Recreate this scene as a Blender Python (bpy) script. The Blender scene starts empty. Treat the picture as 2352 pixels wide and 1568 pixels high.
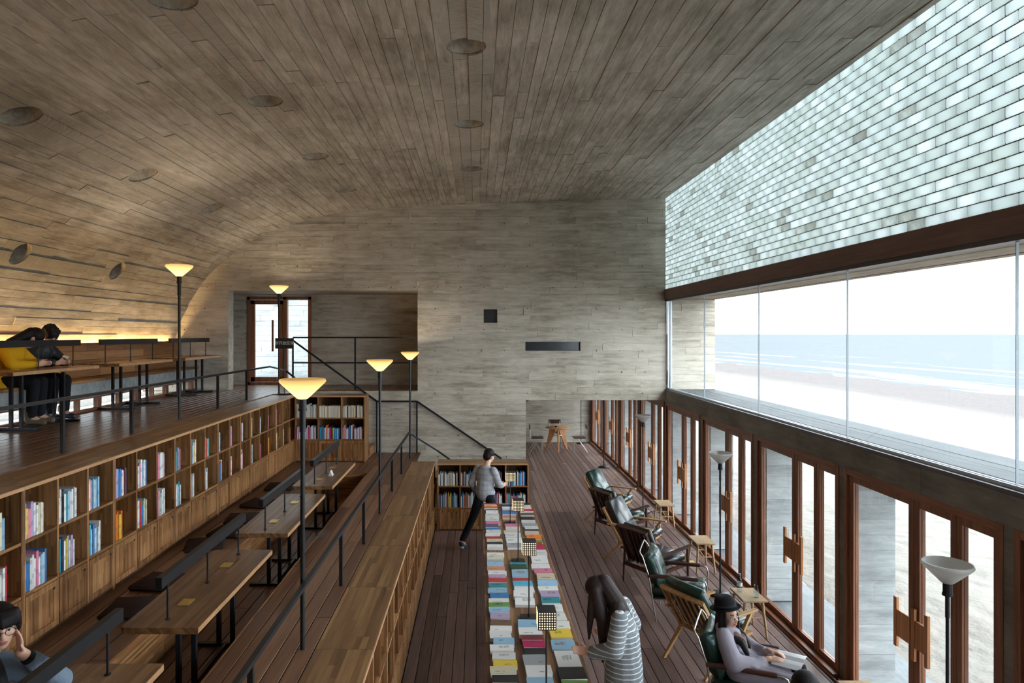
import bpy, bmesh, math, random
from mathutils import Vector, Matrix, Euler

# ------------------------------------------------------------------ camera, sky, exposure
SC = bpy.context.scene
COL = SC.collection
CAMH = 3.65
cam_data = bpy.data.cameras.new('camera')
cam_data.sensor_width = 36.0
cam_data.lens = 24.0
cam_data.shift_x = 80.0 / 2352.0
cam_data.shift_y = -17.0 / 2352.0
cam_data.clip_start = 0.05
cam_data.clip_end = 20000.0
cam = bpy.data.objects.new('camera', cam_data)
COL.objects.link(cam)
cam.location = (0.0, 0.0, CAMH)
cam.rotation_euler = (math.pi / 2, 0.0, 0.0)
SC.camera = cam

world = bpy.data.worlds.new('overcast_sky')
SC.world = world
world.use_nodes = True
_wn = world.node_tree
_bg = _wn.nodes['Background']
_bg.inputs['Color'].default_value = (0.87, 0.945, 1.0, 1.0)
_bg.inputs['Strength'].default_value = 8.0
try:
    world.cycles.sampling_method = 'MANUAL'
    world.cycles.sample_map_resolution = 256
except Exception:
    pass

SC.view_settings.view_transform = 'Standard'
SC.view_settings.look = 'None'
SC.view_settings.exposure = 0.30
SC.view_settings.gamma = 1.0
SC.view_settings.use_curve_mapping = False
SC.cycles.use_denoising = True
SC.cycles.max_bounces = 10
SC.cycles.diffuse_bounces = 6
SC.cycles.glossy_bounces = 3
SC.cycles.transparent_max_bounces = 16
SC.cycles.use_adaptive_sampling = True
SC.cycles.adaptive_threshold = 0.03
SC.cycles.sample_clamp_indirect = 6.0
SC.cycles.caustics_reflective = False
SC.cycles.caustics_refractive = False

RNG = random.Random(7)
PI = math.pi

# ------------------------------------------------------------------ materials
MATS = {}
def _lin(c):
    return tuple(((v / 12.92) if v <= 0.04045 else ((v + 0.055) / 1.055) ** 2.4) for v in c)
def rgb(r, g, b):
    """sRGB 0-255 to linear rgba"""
    return _lin((r / 255, g / 255, b / 255)) + (1.0,)

class NT:
    def __init__(self, name):
        self.m = bpy.data.materials.new(name)
        self.m.use_nodes = True
        self.t = self.m.node_tree
        self.t.nodes.clear()
        self.out = self.t.nodes.new('ShaderNodeOutputMaterial')
        MATS[name] = self.m
    def n(self, kind, **kw):
        nd = self.t.nodes.new(kind)
        for k, v in kw.items():
            if k.startswith('i_'):
                key = k[2:].replace('_', ' ')
                nd.inputs[key].default_value = v
            else:
                setattr(nd, k, v)
        return nd
    def l(self, a, b):
        self.t.links.new(a, b)
    def pr(self, **kw):
        p = self.n('ShaderNodeBsdfPrincipled')
        for k, v in kw.items():
            p.inputs[k.replace('_', ' ')].default_value = v
        self.l(p.outputs[0], self.out.inputs['Surface'])
        return p
    def math(self, op, a, b=None, c=None):
        m = self.n('ShaderNodeMath', operation=op)
        for i, x in enumerate((a, b, c)):
            if x is None: continue
            if hasattr(x, 'links'): self.l(x, m.inputs[i])
            else: m.inputs[i].default_value = x
        return m.outputs[0]
    def mix(self, fac, a, b, blend='MIX'):
        m = self.n('ShaderNodeMix', data_type='RGBA', blend_type=blend)
        for sock, x in ((m.inputs[0], fac), (m.inputs[6], a), (m.inputs[7], b)):
            if hasattr(x, 'links'): self.l(x, sock)
            else: sock.default_value = x
        return m.outputs[2]
    def ramp(self, fac, stops):
        r = self.n('ShaderNodeValToRGB')
        self.l(fac, r.inputs[0])
        e = r.color_ramp.elements
        while len(e) < len(stops): e.new(0.5)
        for el, (p, c) in zip(e, stops):
            el.position = p
            el.color = c if len(c) == 4 else tuple(c) + (1,)
        return r.outputs[0]
    def mapping(self, vec, scale=(1, 1, 1), loc=(0, 0, 0)):
        m = self.n('ShaderNodeMapping')
        m.inputs['Scale'].default_value = scale
        m.inputs['Location'].default_value = loc
        self.l(vec, m.inputs[0])
        return m.outputs[0]
    def noise(self, vec, scale, detail=4.0, rough=0.55):
        x = self.n('ShaderNodeTexNoise')
        x.inputs['Scale'].default_value = scale
        x.inputs['Detail'].default_value = detail
        x.inputs['Roughness'].default_value = rough
        if vec is not None: self.l(vec, x.inputs['Vector'])
        return x.outputs['Fac']
    def bump(self, h, strength, dist, p):
        b = self.n('ShaderNodeBump')
        b.inputs['Strength'].default_value = strength
        b.inputs['Distance'].default_value = dist
        self.l(h, b.inputs['Height'])
        self.l(b.outputs[0], p.inputs['Normal'])

def mat_plain(name, col, rough=0.6, metal=0.0, spec=0.5, coat=0.0, bump=0.0, bscale=40.0, var=0.0):
    t = NT(name)
    p = t.pr(Base_Color=col, Roughness=rough, Metallic=metal, Specular_IOR_Level=spec, Coat_Weight=coat)
    if bump or var:
        tc = t.n('ShaderNodeTexCoord')
        nz = t.noise(tc.outputs['Object'], bscale, 4)
        if bump: t.bump(nz, bump, 0.01, p)
        if var:
            d = tuple(c * (1 - var) for c in col[:3]) + (1,)
            b = tuple(min(1, c * (1 + var)) for c in col[:3]) + (1,)
            t.l(t.mix(nz, d, b), p.inputs['Base Color'])
    return t.m

AX = {'x': (1.0, 9.0, 9.0), 'y': (9.0, 1.0, 9.0), 'z': (9.0, 9.0, 1.0)}
def mat_concrete(name, dark, mid, light, axis='y', rough=0.75, relief=0.35, fibre=1.0, lime_k=1.0):
    """board-marked concrete; grain along AXIS, per-board tone from the attribute 'tone'"""
    t = NT(name)
    p = t.pr(Roughness=rough, Specular_IOR_Level=0.3)
    tc = t.n('ShaderNodeTexCoord')
    at = t.n('ShaderNodeAttribute', attribute_name='tone')
    v = t.n('ShaderNodeVectorMath', operation='ADD')
    t.l(tc.outputs['Object'], v.inputs[0])
    off = t.n('ShaderNodeVectorMath', operation='SCALE')
    off.inputs[0].default_value = (17.0, 31.0, 23.0)
    t.l(at.outputs['Fac'], off.inputs['Scale'])
    t.l(off.outputs[0], v.inputs[1])
    s = AX[axis]
    g = t.noise(t.mapping(v.outputs[0], tuple(k * 1.1 for k in s)), 1.6, 6, 0.62)
    fine = t.noise(t.mapping(v.outputs[0], tuple(k * 5.0 for k in s)), 2.0, 5, 0.6)
    blot = t.noise(tc.outputs['Object'], 0.75, 5, 0.6)
    blot2 = t.noise(t.mapping(v.outputs[0], tuple(k ** .62 for k in s)), 2.2, 6, 0.68)
    f = t.math('ADD', t.math('ADD', t.math('MULTIPLY', t.math('SUBTRACT', g, 0.5), 0.56 * fibre), 0.40), t.math('MULTIPLY', t.math('SUBTRACT', fine, 0.5), 0.24 * fibre))
    f = t.math('ADD', f, t.math('MULTIPLY', t.math('SUBTRACT', at.outputs['Fac'], 0.5), 0.085))
    f = t.math('ADD', f, t.math('MULTIPLY', t.math('SUBTRACT', blot, 0.5), 0.50))
    f = t.math('ADD', f, t.math('MULTIPLY', t.math('SUBTRACT', blot2, 0.5), 0.42))
    c = t.ramp(f, [(0.25, dark), (0.41, mid), (0.58, light)])
    # pale lime stains
    st = t.noise(t.mapping(v.outputs[0], tuple(0.6 * k for k in s)), 1.9, 7, 0.72)
    stf = t.ramp(st, [(0.64, (0, 0, 0, 1)), (0.76, (0.5 * lime_k, 0.5 * lime_k, 0.5 * lime_k, 1))])
    lime = tuple(min(1, 0.5 * x + 0.22) for x in light[:3]) + (1,)
    t.l(t.mix(stf, c, lime), p.inputs['Base Color'])
    hb = t.math('ADD', t.math('MULTIPLY', g, 0.7), t.math('MULTIPLY', fine, 0.6))
    t.bump(hb, relief, 0.012, p)
    return t.m

def mat_wood(name, dark, mid, light, axis='y', rough=0.42, strip=0.0, rand=0.35, spec=0.4, bump=0.12, grain=1.0):
    """wood with the grain along AXIS; strip > 0: laminated strips of that width"""
    t = NT(name)
    p = t.pr(Roughness=rough, Specular_IOR_Level=spec)
    tc = t.n('ShaderNodeTexCoord')
    oi = t.n('ShaderNodeObjectInfo')
    off = t.n('ShaderNodeVectorMath', operation='SCALE')
    off.inputs[0].default_value = (37.0, 53.0, 71.0)
    t.l(oi.outputs['Random'], off.inputs['Scale'])
    v = t.n('ShaderNodeVectorMath', operation='ADD')
    t.l(tc.outputs['Object'], v.inputs[0]); t.l(off.outputs[0], v.inputs[1])
    s = {'x': (1.2, 22.0, 22.0), 'y': (22.0, 1.2, 22.0), 'z': (22.0, 22.0, 1.2)}[axis]
    s = tuple(k * grain for k in s)
    g = t.noise(t.mapping(v.outputs[0], s), 1.4, 6, 0.62)
    b = t.noise(t.mapping(v.outputs[0], tuple(k * 0.22 for k in s)), 1.3, 3, 0.5)
    f = t.math('ADD', t.math('MULTIPLY', g, 0.7), t.math('MULTIPLY', b, 0.3))
    if rand:
        f = t.math('ADD', f, t.math('MULTIPLY', t.math('SUBTRACT', oi.outputs['Random'], 0.5), rand))
    if strip:
        sp = t.n('ShaderNodeSeparateXYZ'); t.l(v.outputs[0], sp.inputs[0])
        o = {'x': (0, 1, 2), 'y': (1, 0, 2), 'z': (2, 0, 1)}[axis]
        u = sp.outputs[o[0]]; w = t.math('ADD', sp.outputs[o[1]], sp.outputs[o[2]])
        row = t.math('FLOOR', t.math('DIVIDE', w, strip))
        wn = t.n('ShaderNodeTexWhiteNoise', noise_dimensions='1D'); t.l(row, wn.inputs['W'])
        seg = t.math('FLOOR', t.math('ADD', t.math('DIVIDE', u, strip * 22), t.math('MULTIPLY', wn.outputs['Value'], 9.0)))
        cb = t.n('ShaderNodeCombineXYZ'); t.l(row, cb.inputs[0]); t.l(seg, cb.inputs[1])
        wn2 = t.n('ShaderNodeTexWhiteNoise', noise_dimensions='2D'); t.l(cb.outputs[0], wn2.inputs['Vector'])
        f = t.math('ADD', f, t.math('MULTIPLY', t.math('SUBTRACT', wn2.outputs['Value'], 0.5), 0.30))
    c = t.ramp(f, [(0.22, dark), (0.5, mid), (0.78, light)])
    t.l(c, p.inputs['Base Color'])
    t.l(t.math('ADD', t.math('MULTIPLY', g, 0.18), rough - 0.09), p.inputs['Roughness'])
    t.bump(g, bump, 0.006, p)
    return t.m

def mat_emit(name, col, strength):
    t = NT(name)
    e = t.n('ShaderNodeEmission')
    e.inputs[0].default_value = col; e.inputs[1].default_value = strength
    t.l(e.outputs[0], t.out.inputs['Surface'])
    return t.m

def build_materials():
    mat_concrete('ceiling_concrete', rgb(136, 128, 116), rgb(172, 164, 152), rgb(203, 196, 185), 'y', fibre=0.85)
    mat_concrete('wall_concrete', rgb(146, 137, 124), rgb(182, 174, 161), rgb(206, 199, 187), 'x', fibre=0.8, lime_k=0.7)
    mat_concrete('fin_concrete', rgb(124, 127, 128), rgb(154, 158, 159), rgb(180, 184, 185), 'x', fibre=0.55, lime_k=0.3)
    mat_concrete('soffit_concrete', rgb(132, 116, 100), rgb(160, 144, 127), rgb(186, 171, 154), 'y')
    mat_concrete('beam_concrete', rgb(91, 87, 80), rgb(117, 113, 105), rgb(143, 139, 130), 'y', fibre=0.5, lime_k=0.2)
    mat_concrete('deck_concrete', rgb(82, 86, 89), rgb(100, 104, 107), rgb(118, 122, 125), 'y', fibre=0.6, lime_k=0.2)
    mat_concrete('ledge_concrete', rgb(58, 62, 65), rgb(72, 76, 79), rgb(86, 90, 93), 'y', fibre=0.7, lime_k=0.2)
    # floors
    mat_wood('floor_plank', rgb(82, 59, 54), rgb(120, 94, 87), rgb(152, 124, 116), 'y', 0.48, rand=0.32, spec=0.35)
    mat_wood('tier_plank', rgb(74, 47, 35), rgb(116, 81, 60), rgb(152, 113, 86), 'y', 0.44, rand=0.30)
    mat_wood('upper_plank', rgb(69, 45, 34), rgb(104, 72, 54), rgb(137, 102, 78), 'y', 0.30, rand=0.20, spec=0.6)
    mat_wood('bamboo_y', rgb(92, 58, 33), rgb(142, 98, 60), rgb(182, 135, 90), 'y', 0.42, strip=0.02, rand=0.18)
    mat_wood('bamboo_x', rgb(92, 58, 33), rgb(142, 98, 60), rgb(182, 135, 90), 'x', 0.42, strip=0.02, rand=0.18)
    mat_wood('bamboo_z', rgb(92, 58, 33), rgb(142, 98, 60), rgb(182, 135, 90), 'z', 0.42, strip=0.02, rand=0.22)
    mat_wood('top_panel', rgb(88, 60, 38), rgb(128, 94, 62), rgb(164, 126, 86), 'x', 0.42, strip=0.05, rand=0.25)
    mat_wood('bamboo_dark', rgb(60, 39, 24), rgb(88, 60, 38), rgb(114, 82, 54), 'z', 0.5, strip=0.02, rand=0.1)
    mat_wood('bamboo_edge', rgb(150, 108, 72), rgb(186, 142, 102), rgb(206, 166, 126), 'x', 0.45, rand=0.05)
    mat_wood('table_wood', rgb(84, 55, 35), rgb(126, 90, 60), rgb(160, 122, 86), 'y', 0.36, strip=0.03, rand=0.15)
    mat_wood('bench_wood', rgb(99, 65, 40), rgb(144, 99, 62), rgb(178, 130, 85), 'y', 0.42, strip=0.0, rand=0.35)
    mat_wood('door_wood', rgb(85, 50, 33), rgb(128, 81, 57), rgb(168, 114, 83), 'z', 0.45, rand=0.12)
    mat_wood('door_wood_y', rgb(85, 50, 33), rgb(128, 81, 57), rgb(168, 114, 83), 'y', 0.45, rand=0.12)
    mat_wood('handle_wood', rgb(142, 90, 56), rgb(184, 128, 86), rgb(212, 160, 116), 'z', 0.45, rand=0.2)
    mat_wood('ash_wood', rgb(160, 118, 76), rgb(196, 154, 106), rgb(220, 184, 138), 'x', 0.42, rand=0.08)
    mat_wood('stool_wood', rgb(158, 126, 92), rgb(186, 156, 120), rgb(208, 182, 148), 'y', 0.5, rand=0.1)
    mat_wood('walnut', rgb(44, 24, 20), rgb(70, 42, 35), rgb(100, 64, 54), 'x', 0.35, rand=0.08)
    mat_wood('round_table_wood', rgb(164, 110, 66), rgb(192, 138, 92), rgb(214, 164, 116), 'x', 0.4, rand=0.1)
    mat_wood('brown_fascia', rgb(104, 84, 78), rgb(124, 103, 97), rgb(142, 122, 115), 'y', 0.6, rand=0.05, spec=0.25)
    # metals, leather, misc
    mat_plain('black_metal', rgb(30, 31, 36), 0.42, 0.3)
    mat_plain('grey_metal', rgb(88, 84, 88), 0.45, 0.6)
    mat_plain('steel', rgb(190, 186, 180), 0.28, 1.0)
    mat_plain('joint_grey', rgb(150, 156, 164), 0.4)
    mat_plain('white_metal', rgb(200, 210, 222), 0.35, 0.4)
    mat_plain('brass', rgb(214, 184, 104), 0.35, 0.85)
    mat_plain('green_leather', rgb(14, 52, 45), 0.27, 0, 0.5, 0.1, 0.25, 14.0, 0.2)
    mat_plain('black_leather', rgb(24, 25, 29), 0.29, 0, 0.5, 0.1, 0.25, 14.0, 0.2)
    mat_plain('cushion_fabric', rgb(56, 42, 38), 0.9, 0, 0.2, 0, 0.2, 120.0)
    mat_plain('dark_void', rgb(20, 20, 23), 0.5)
    mat_plain('dark_glass', rgb(34, 38, 46), 0.15)
    mat_plain('pale_rubble', rgb(206, 198, 184), 0.9)
    mat_plain('dark_concrete', rgb(86, 80, 70), 0.9)
    mat_plain('mortar', rgb(84, 88, 82), 0.85)
    mat_plain('paper', rgb(232, 230, 226), 0.85, 0, 0.2, var=0.03, bscale=200)
    mat_plain('magazine_paper', rgb(214, 214, 218), 0.3, 0, 0.5, var=0.25, bscale=9)
    mat_plain('lamp_black', rgb(38, 36, 38), 0.5, 0.1)
    mat_plain('rubber', rgb(22, 22, 23), 0.7)
    mat_plain('white_plastic', rgb(226, 226, 226), 0.4)
    # people
    mat_plain('skin', rgb(214, 168, 146), 0.5, 0, 0.35, var=0.05, bscale=30)
    mat_plain('lips', rgb(172, 98, 92), 0.45)
    mat_plain('eye_white', rgb(228, 224, 220), 0.3)
    mat_plain('eye_dark', rgb(34, 24, 22), 0.25)
    for nm, c in (('hair_black', rgb(27, 22, 23)), ('hair_brown', rgb(46, 36, 35))):
        t = NT(nm)
        p = t.pr(Roughness=0.55, Specular_IOR_Level=0.18)
        tc = t.n('ShaderNodeTexCoord')
        nz = t.noise(t.mapping(tc.outputs['Object'], (150, 150, 9)), 1.0, 3)
        t.l(t.mix(nz, tuple(v * .55 for v in c[:3]) + (1,), tuple(v * 1.6 for v in c[:3]) + (1,)), p.inputs['Base Color'])
        t.bump(nz, 0.25, 0.004, p)
    mat_plain('felt_black', rgb(26, 26, 31), 0.9, 0, 0.2, 0, 0.2, 200)
    mat_plain('knit_grey', rgb(120, 134, 152), 0.95, 0, 0.2, 0, 0.5, 160, 0.12)
    mat_plain('shirt_black', rgb(24, 24, 27), 0.85)
    mat_plain('coat_yellow', rgb(214, 160, 26), 0.85, 0, 0.2, 0, 0.3, 90, 0.08)
    mat_plain('jacket_black', rgb(34, 36, 42), 0.5, 0, 0.4, 0, 0.3, 30, 0.2)
    mat_plain('trousers_black', rgb(24, 25, 30), 0.85, 0, 0.2, 0, 0.2, 60)
    mat_plain('coat_lilac', rgb(158, 152, 164), 0.9, 0, 0.2, 0, 0.6, 9, 0.16)
    mat_plain('scarf_rose', rgb(124, 100, 98), 0.9, 0, 0.2, 0, 0.4, 40, 0.2)
    mat_plain('boots_brown', rgb(92, 78, 58), 0.8)
    mat_plain('shoe_dark', rgb(38, 46, 60), 0.5)
    mat_plain('shoe_white', rgb(214, 216, 220), 0.5)
    mat_plain('shirt_check', rgb(122, 112, 148), 0.8, 0, 0.2, 0, 0, 0)
    # striped knitwear
    for nm, base, line, sc, wd in (('coat_striped', rgb(146, 152, 158), rgb(212, 217, 220), 24.0, 0.80),
                                   ('jumper_striped', rgb(186, 188, 194), rgb(150, 152, 160), 11.0, 0.66)):
        t = NT(nm)
        p = t.pr(Roughness=0.95, Specular_IOR_Level=0.15)
        tc = t.n('ShaderNodeTexCoord')
        sp = t.n('ShaderNodeSeparateXYZ'); t.l(tc.outputs['Object'], sp.inputs[0])
        nz = t.noise(tc.outputs['Object'], 3.0, 3)
        zz = t.math('ADD', t.math('MULTIPLY', sp.outputs[2], sc), t.math('MULTIPLY', nz, 0.8))
        fr = t.math('FRACT', zz)
        ln = t.math('GREATER_THAN', fr, wd)
        fz = t.noise(tc.outputs['Object'], 60.0, 4)
        b2 = t.mix(t.math('MULTIPLY', fz, 0.9), base, tuple(c * 0.45 for c in base[:3]) + (1,))
        t.l(t.mix(ln, b2, line), p.inputs['Base Color'])
        t.bump(fz, 0.4, 0.01, p)
    # window glass: thin, clear, mirror-like only at a glancing view
    t = NT('pane_glass')
    tr = t.n('ShaderNodeBsdfTransparent'); tr.inputs[0].default_value = (0.955, 0.975, 0.975, 1)
    gl = t.n('ShaderNodeBsdfGlossy'); gl.inputs['Roughness'].default_value = 0.01
    fr = t.n('ShaderNodeFresnel'); fr.inputs[0].default_value = 1.35
    mx = t.n('ShaderNodeMixShader')
    ge = t.n('ShaderNodeNewGeometry'); ff = t.math('MULTIPLY', fr.outputs[0], t.math('SUBTRACT', 1.0, ge.outputs['Backfacing']))
    t.l(ff, mx.inputs[0]); t.l(tr.outputs[0], mx.inputs[1]); t.l(gl.outputs[0], mx.inputs[2])
    t.l(mx.outputs[0], t.out.inputs['Surface'])
    # clear drinking bottle
    t = NT('bottle_glass')
    tr = t.n('ShaderNodeBsdfTransparent'); tr.inputs[0].default_value = (0.86, 0.92, 0.95, 1)
    gl = t.n('ShaderNodeBsdfGlossy'); gl.inputs['Roughness'].default_value = 0.08
    fr = t.n('ShaderNodeFresnel'); fr.inputs[0].default_value = 1.5
    mx = t.n('ShaderNodeMixShader')
    ge = t.n('ShaderNodeNewGeometry'); ff = t.math('MULTIPLY', fr.outputs[0], t.math('SUBTRACT', 1.0, ge.outputs['Backfacing']))
    t.l(ff, mx.inputs[0]); t.l(tr.outputs[0], mx.inputs[1]); t.l(gl.outputs[0], mx.inputs[2])
    t.l(mx.outputs[0], t.out.inputs['Surface'])
    mat_plain('blue_plastic', rgb(96, 140, 200), 0.35)
    # solid glass bricks: they scatter the daylight that falls on their outer side
    t = NT('brick_glass')
    oi = t.n('ShaderNodeObjectInfo')
    at = t.n('ShaderNodeAttribute', attribute_name='tone')
    r = t.math('FRACT', t.math('ADD', oi.outputs['Random'], at.outputs['Fac']))
    tc = t.n('ShaderNodeTexCoord')
    nz = t.noise(tc.outputs['Object'], 9.0, 5, 0.65)
    r2 = t.math('ADD', r, t.math('MULTIPLY', t.math('SUBTRACT', nz, 0.5), 0.22))
    col = t.ramp(r2, [(0.0, rgb(188, 192, 187)), (0.03, rgb(196, 200, 196)), (0.06, rgb(216, 224, 221)), (0.55, rgb(222, 230, 229)), (1.0, rgb(233, 239, 239))])
    tl = t.n('ShaderNodeBsdfTranslucent'); t.l(col, tl.inputs[0])
    gl = t.n('ShaderNodeBsdfGlossy'); gl.inputs['Roughness'].default_value = 0.18
    lw = t.n('ShaderNodeFresnel'); lw.inputs[0].default_value = 1.3
    mx = t.n('ShaderNodeMixShader')
    ge = t.n('ShaderNodeNewGeometry'); ff = t.math('MULTIPLY', lw.outputs[0], t.math('SUBTRACT', 1.0, ge.outputs['Backfacing']))
    t.l(ff, mx.inputs[0]); t.l(tl.outputs[0], mx.inputs[1]); t.l(gl.outputs[0], mx.inputs[2])
    t.l(mx.outputs[0], t.out.inputs['Surface'])
    bp = t.n('ShaderNodeBump'); bp.inputs['Strength'].default_value = 0.25; bp.inputs['Distance'].default_value = 0.02
    t.l(nz, bp.inputs['Height']); t.l(bp.outputs[0], gl.inputs['Normal'])
    # lamp shades of frosted glass
    t = NT('frosted_shade')
    tl = t.n('ShaderNodeBsdfTranslucent'); tl.inputs[0].default_value = rgb(226, 226, 224)
    df = t.n('ShaderNodeBsdfPrincipled'); df.inputs['Base Color'].default_value = rgb(222, 220, 216); df.inputs['Roughness'].default_value = 0.3
    mx = t.n('ShaderNodeMixShader'); mx.inputs[0].default_value = 0.55
    t.l(tl.outputs[0], mx.inputs[1]); t.l(df.outputs[0], mx.inputs[2]); t.l(mx.outputs[0], t.out.inputs['Surface'])
    t = NT('lit_shade')
    tl = t.n('ShaderNodeBsdfTranslucent'); tl.inputs[0].default_value = (0.30, 0.255, 0.175, 1)
    em = t.n('ShaderNodeEmission'); em.inputs[0].default_value = rgb(255, 208, 132); em.inputs[1].default_value = 0.30
    ad = t.n('ShaderNodeAddShader')
    t.l(tl.outputs[0], ad.inputs[0]); t.l(em.outputs[0], ad.inputs[1]); t.l(ad.outputs[0], t.out.inputs['Surface'])
    mat_emit('bulb_lit', rgb(255, 226, 168), 9.0)
    mat_emit('dot_lit', rgb(255, 224, 170), 2.0).cycles.emission_sampling = 'NONE'
    mat_emit('led_strip', rgb(255, 208, 136), 110.0)
    # books: the jacket colour is the object's own colour
    t = NT('book_cover')
    p = t.pr(Roughness=0.45)
    oi = t.n('ShaderNodeObjectInfo')
    tc = t.n('ShaderNodeTexCoord')
    sp = t.n('ShaderNodeSeparateXYZ'); t.l(tc.outputs['Object'], sp.inputs[0])
    band = t.math('MULTIPLY', t.math('GREATER_THAN', t.math('FRACT', t.math('ADD', t.math('MULTIPLY', sp.outputs[2], 1.6), oi.outputs['Random'])), 0.78), 0.35)
    t.l(t.mix(band, oi.outputs['Color'], (0.12, 0.13, 0.18, 1)), p.inputs['Base Color'])
    t = NT('far_book_cover')
    p = t.pr(Roughness=0.5)
    at = t.n('ShaderNodeAttribute', attribute_name='jacket'); t.l(at.outputs['Color'], p.inputs['Base Color'])
    t = NT('book_front')
    p = t.pr(Roughness=0.35)
    oi = t.n('ShaderNodeObjectInfo')
    tc = t.n('ShaderNodeTexCoord')
    sp = t.n('ShaderNodeSeparateXYZ'); t.l(tc.outputs['Object'], sp.inputs[0])
    r1 = oi.outputs['Random']
    r2 = t.math('FRACT', t.math('MULTIPLY', r1, 17.3)); r3 = t.math('FRACT', t.math('MULTIPLY', r1, 71.9))
    def inside(a, c, w):
        return t.math('LESS_THAN', t.math('ABSOLUTE', t.math('SUBTRACT', a, c)), w)
    cx = t.math('SUBTRACT', t.math('MULTIPLY', r1, 0.5), 0.25)
    cy = t.math('SUBTRACT', t.math('MULTIPLY', r2, 0.5), 0.25)
    art = t.math('MULTIPLY', inside(sp.outputs[0], cx, t.math('ADD', 0.06, t.math('MULTIPLY', r3, 0.2))), inside(sp.outputs[1], cy, t.math('ADD', 0.05, t.math('MULTIPLY', r2, 0.16))))
    nz = t.noise(tc.outputs['Object'], 7.0, 3)
    art = t.math('MULTIPLY', art, t.math('MULTIPLY', t.math('GREATER_THAN', nz, 0.47), 0.75))
    hs = t.n('ShaderNodeHueSaturation'); t.l(oi.outputs['Color'], hs.inputs['Color'])
    t.l(t.math('ADD', r3, 0.1), hs.inputs['Hue']); hs.inputs['Saturation'].default_value = 1.5; hs.inputs['Value'].default_value = 0.35
    t.l(t.mix(art, oi.outputs['Color'], hs.outputs[0]), p.inputs['Base Color'])
    # sand, wet towards the water line
    t = NT('sand')
    p = t.pr(Roughness=0.95, Specular_IOR_Level=0.1)
    tc = t.n('ShaderNodeTexCoord')
    sp = t.n('ShaderNodeSeparateXYZ'); t.l(tc.outputs['Object'], sp.inputs[0])
    big = t.noise(t.mapping(tc.outputs['Object'], (1, 0.25, 1)), 0.12, 4)
    nz = t.noise(tc.outputs['Object'], 2.2, 6, 0.6)
    vo = t.n('ShaderNodeTexVoronoi'); vo.inputs['Scale'].default_value = 2.6; vo.feature = 'SMOOTH_F1'
    t.l(t.mapping(tc.outputs['Object'], (1, .8, 1)), vo.inputs['Vector'])
    nz = t.math('ADD', t.math('MULTIPLY', nz, .6), t.math('MULTIPLY', vo.outputs['Distance'], .55))
    c1 = t.mix(nz, rgb(101, 97, 92), rgb(117, 112, 106))
    xx = t.math('ADD', sp.outputs[0], t.math('MULTIPLY', t.math('SUBTRACT', big, 0.5), 10.0))
    wet = t.n('ShaderNodeMapRange'); wet.inputs[1].default_value = 22.0; wet.inputs[2].default_value = 29.0
    t.l(xx, wet.inputs[0])
    t.l(t.mix(wet.outputs[0], c1, rgb(84, 78, 77)), p.inputs['Base Color'])
    t.bump(nz, 0.7, 0.3, p)
    t = NT('sea_water')
    p = t.pr(Base_Color=rgb(90, 93, 96), Roughness=0.6, Specular_IOR_Level=0.0)
    tc = t.n('ShaderNodeTexCoord')
    nz = t.noise(t.mapping(tc.outputs['Object'], (0.3, 0.06, 1)), 1.0, 6, 0.6)
    t.bump(nz, 0.6, 0.4, p)
    fo = t.noise(t.mapping(tc.outputs['Object'], (0.22, 0.025, 1)), 1.0, 6, 0.6)
    sp = t.n('ShaderNodeSeparateXYZ'); t.l(tc.outputs['Object'], sp.inputs[0])
    near = t.n('ShaderNodeMapRange'); near.inputs[1].default_value = 34.0; near.inputs[2].default_value = 95.0; near.inputs[3].default_value = 0.13; near.inputs[4].default_value = -0.12
    t.l(sp.outputs[0], near.inputs[0])
    foam = t.math('GREATER_THAN', t.math('ADD', fo, near.outputs[0]), 0.62)
    t.l(t.mix(foam, rgb(90, 93, 96), rgb(110, 113, 115)), p.inputs['Base Color'])
build_materials()
# ------------------------------------------------------------------ mesh helpers
def V(*a): return Vector(a)

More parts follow.
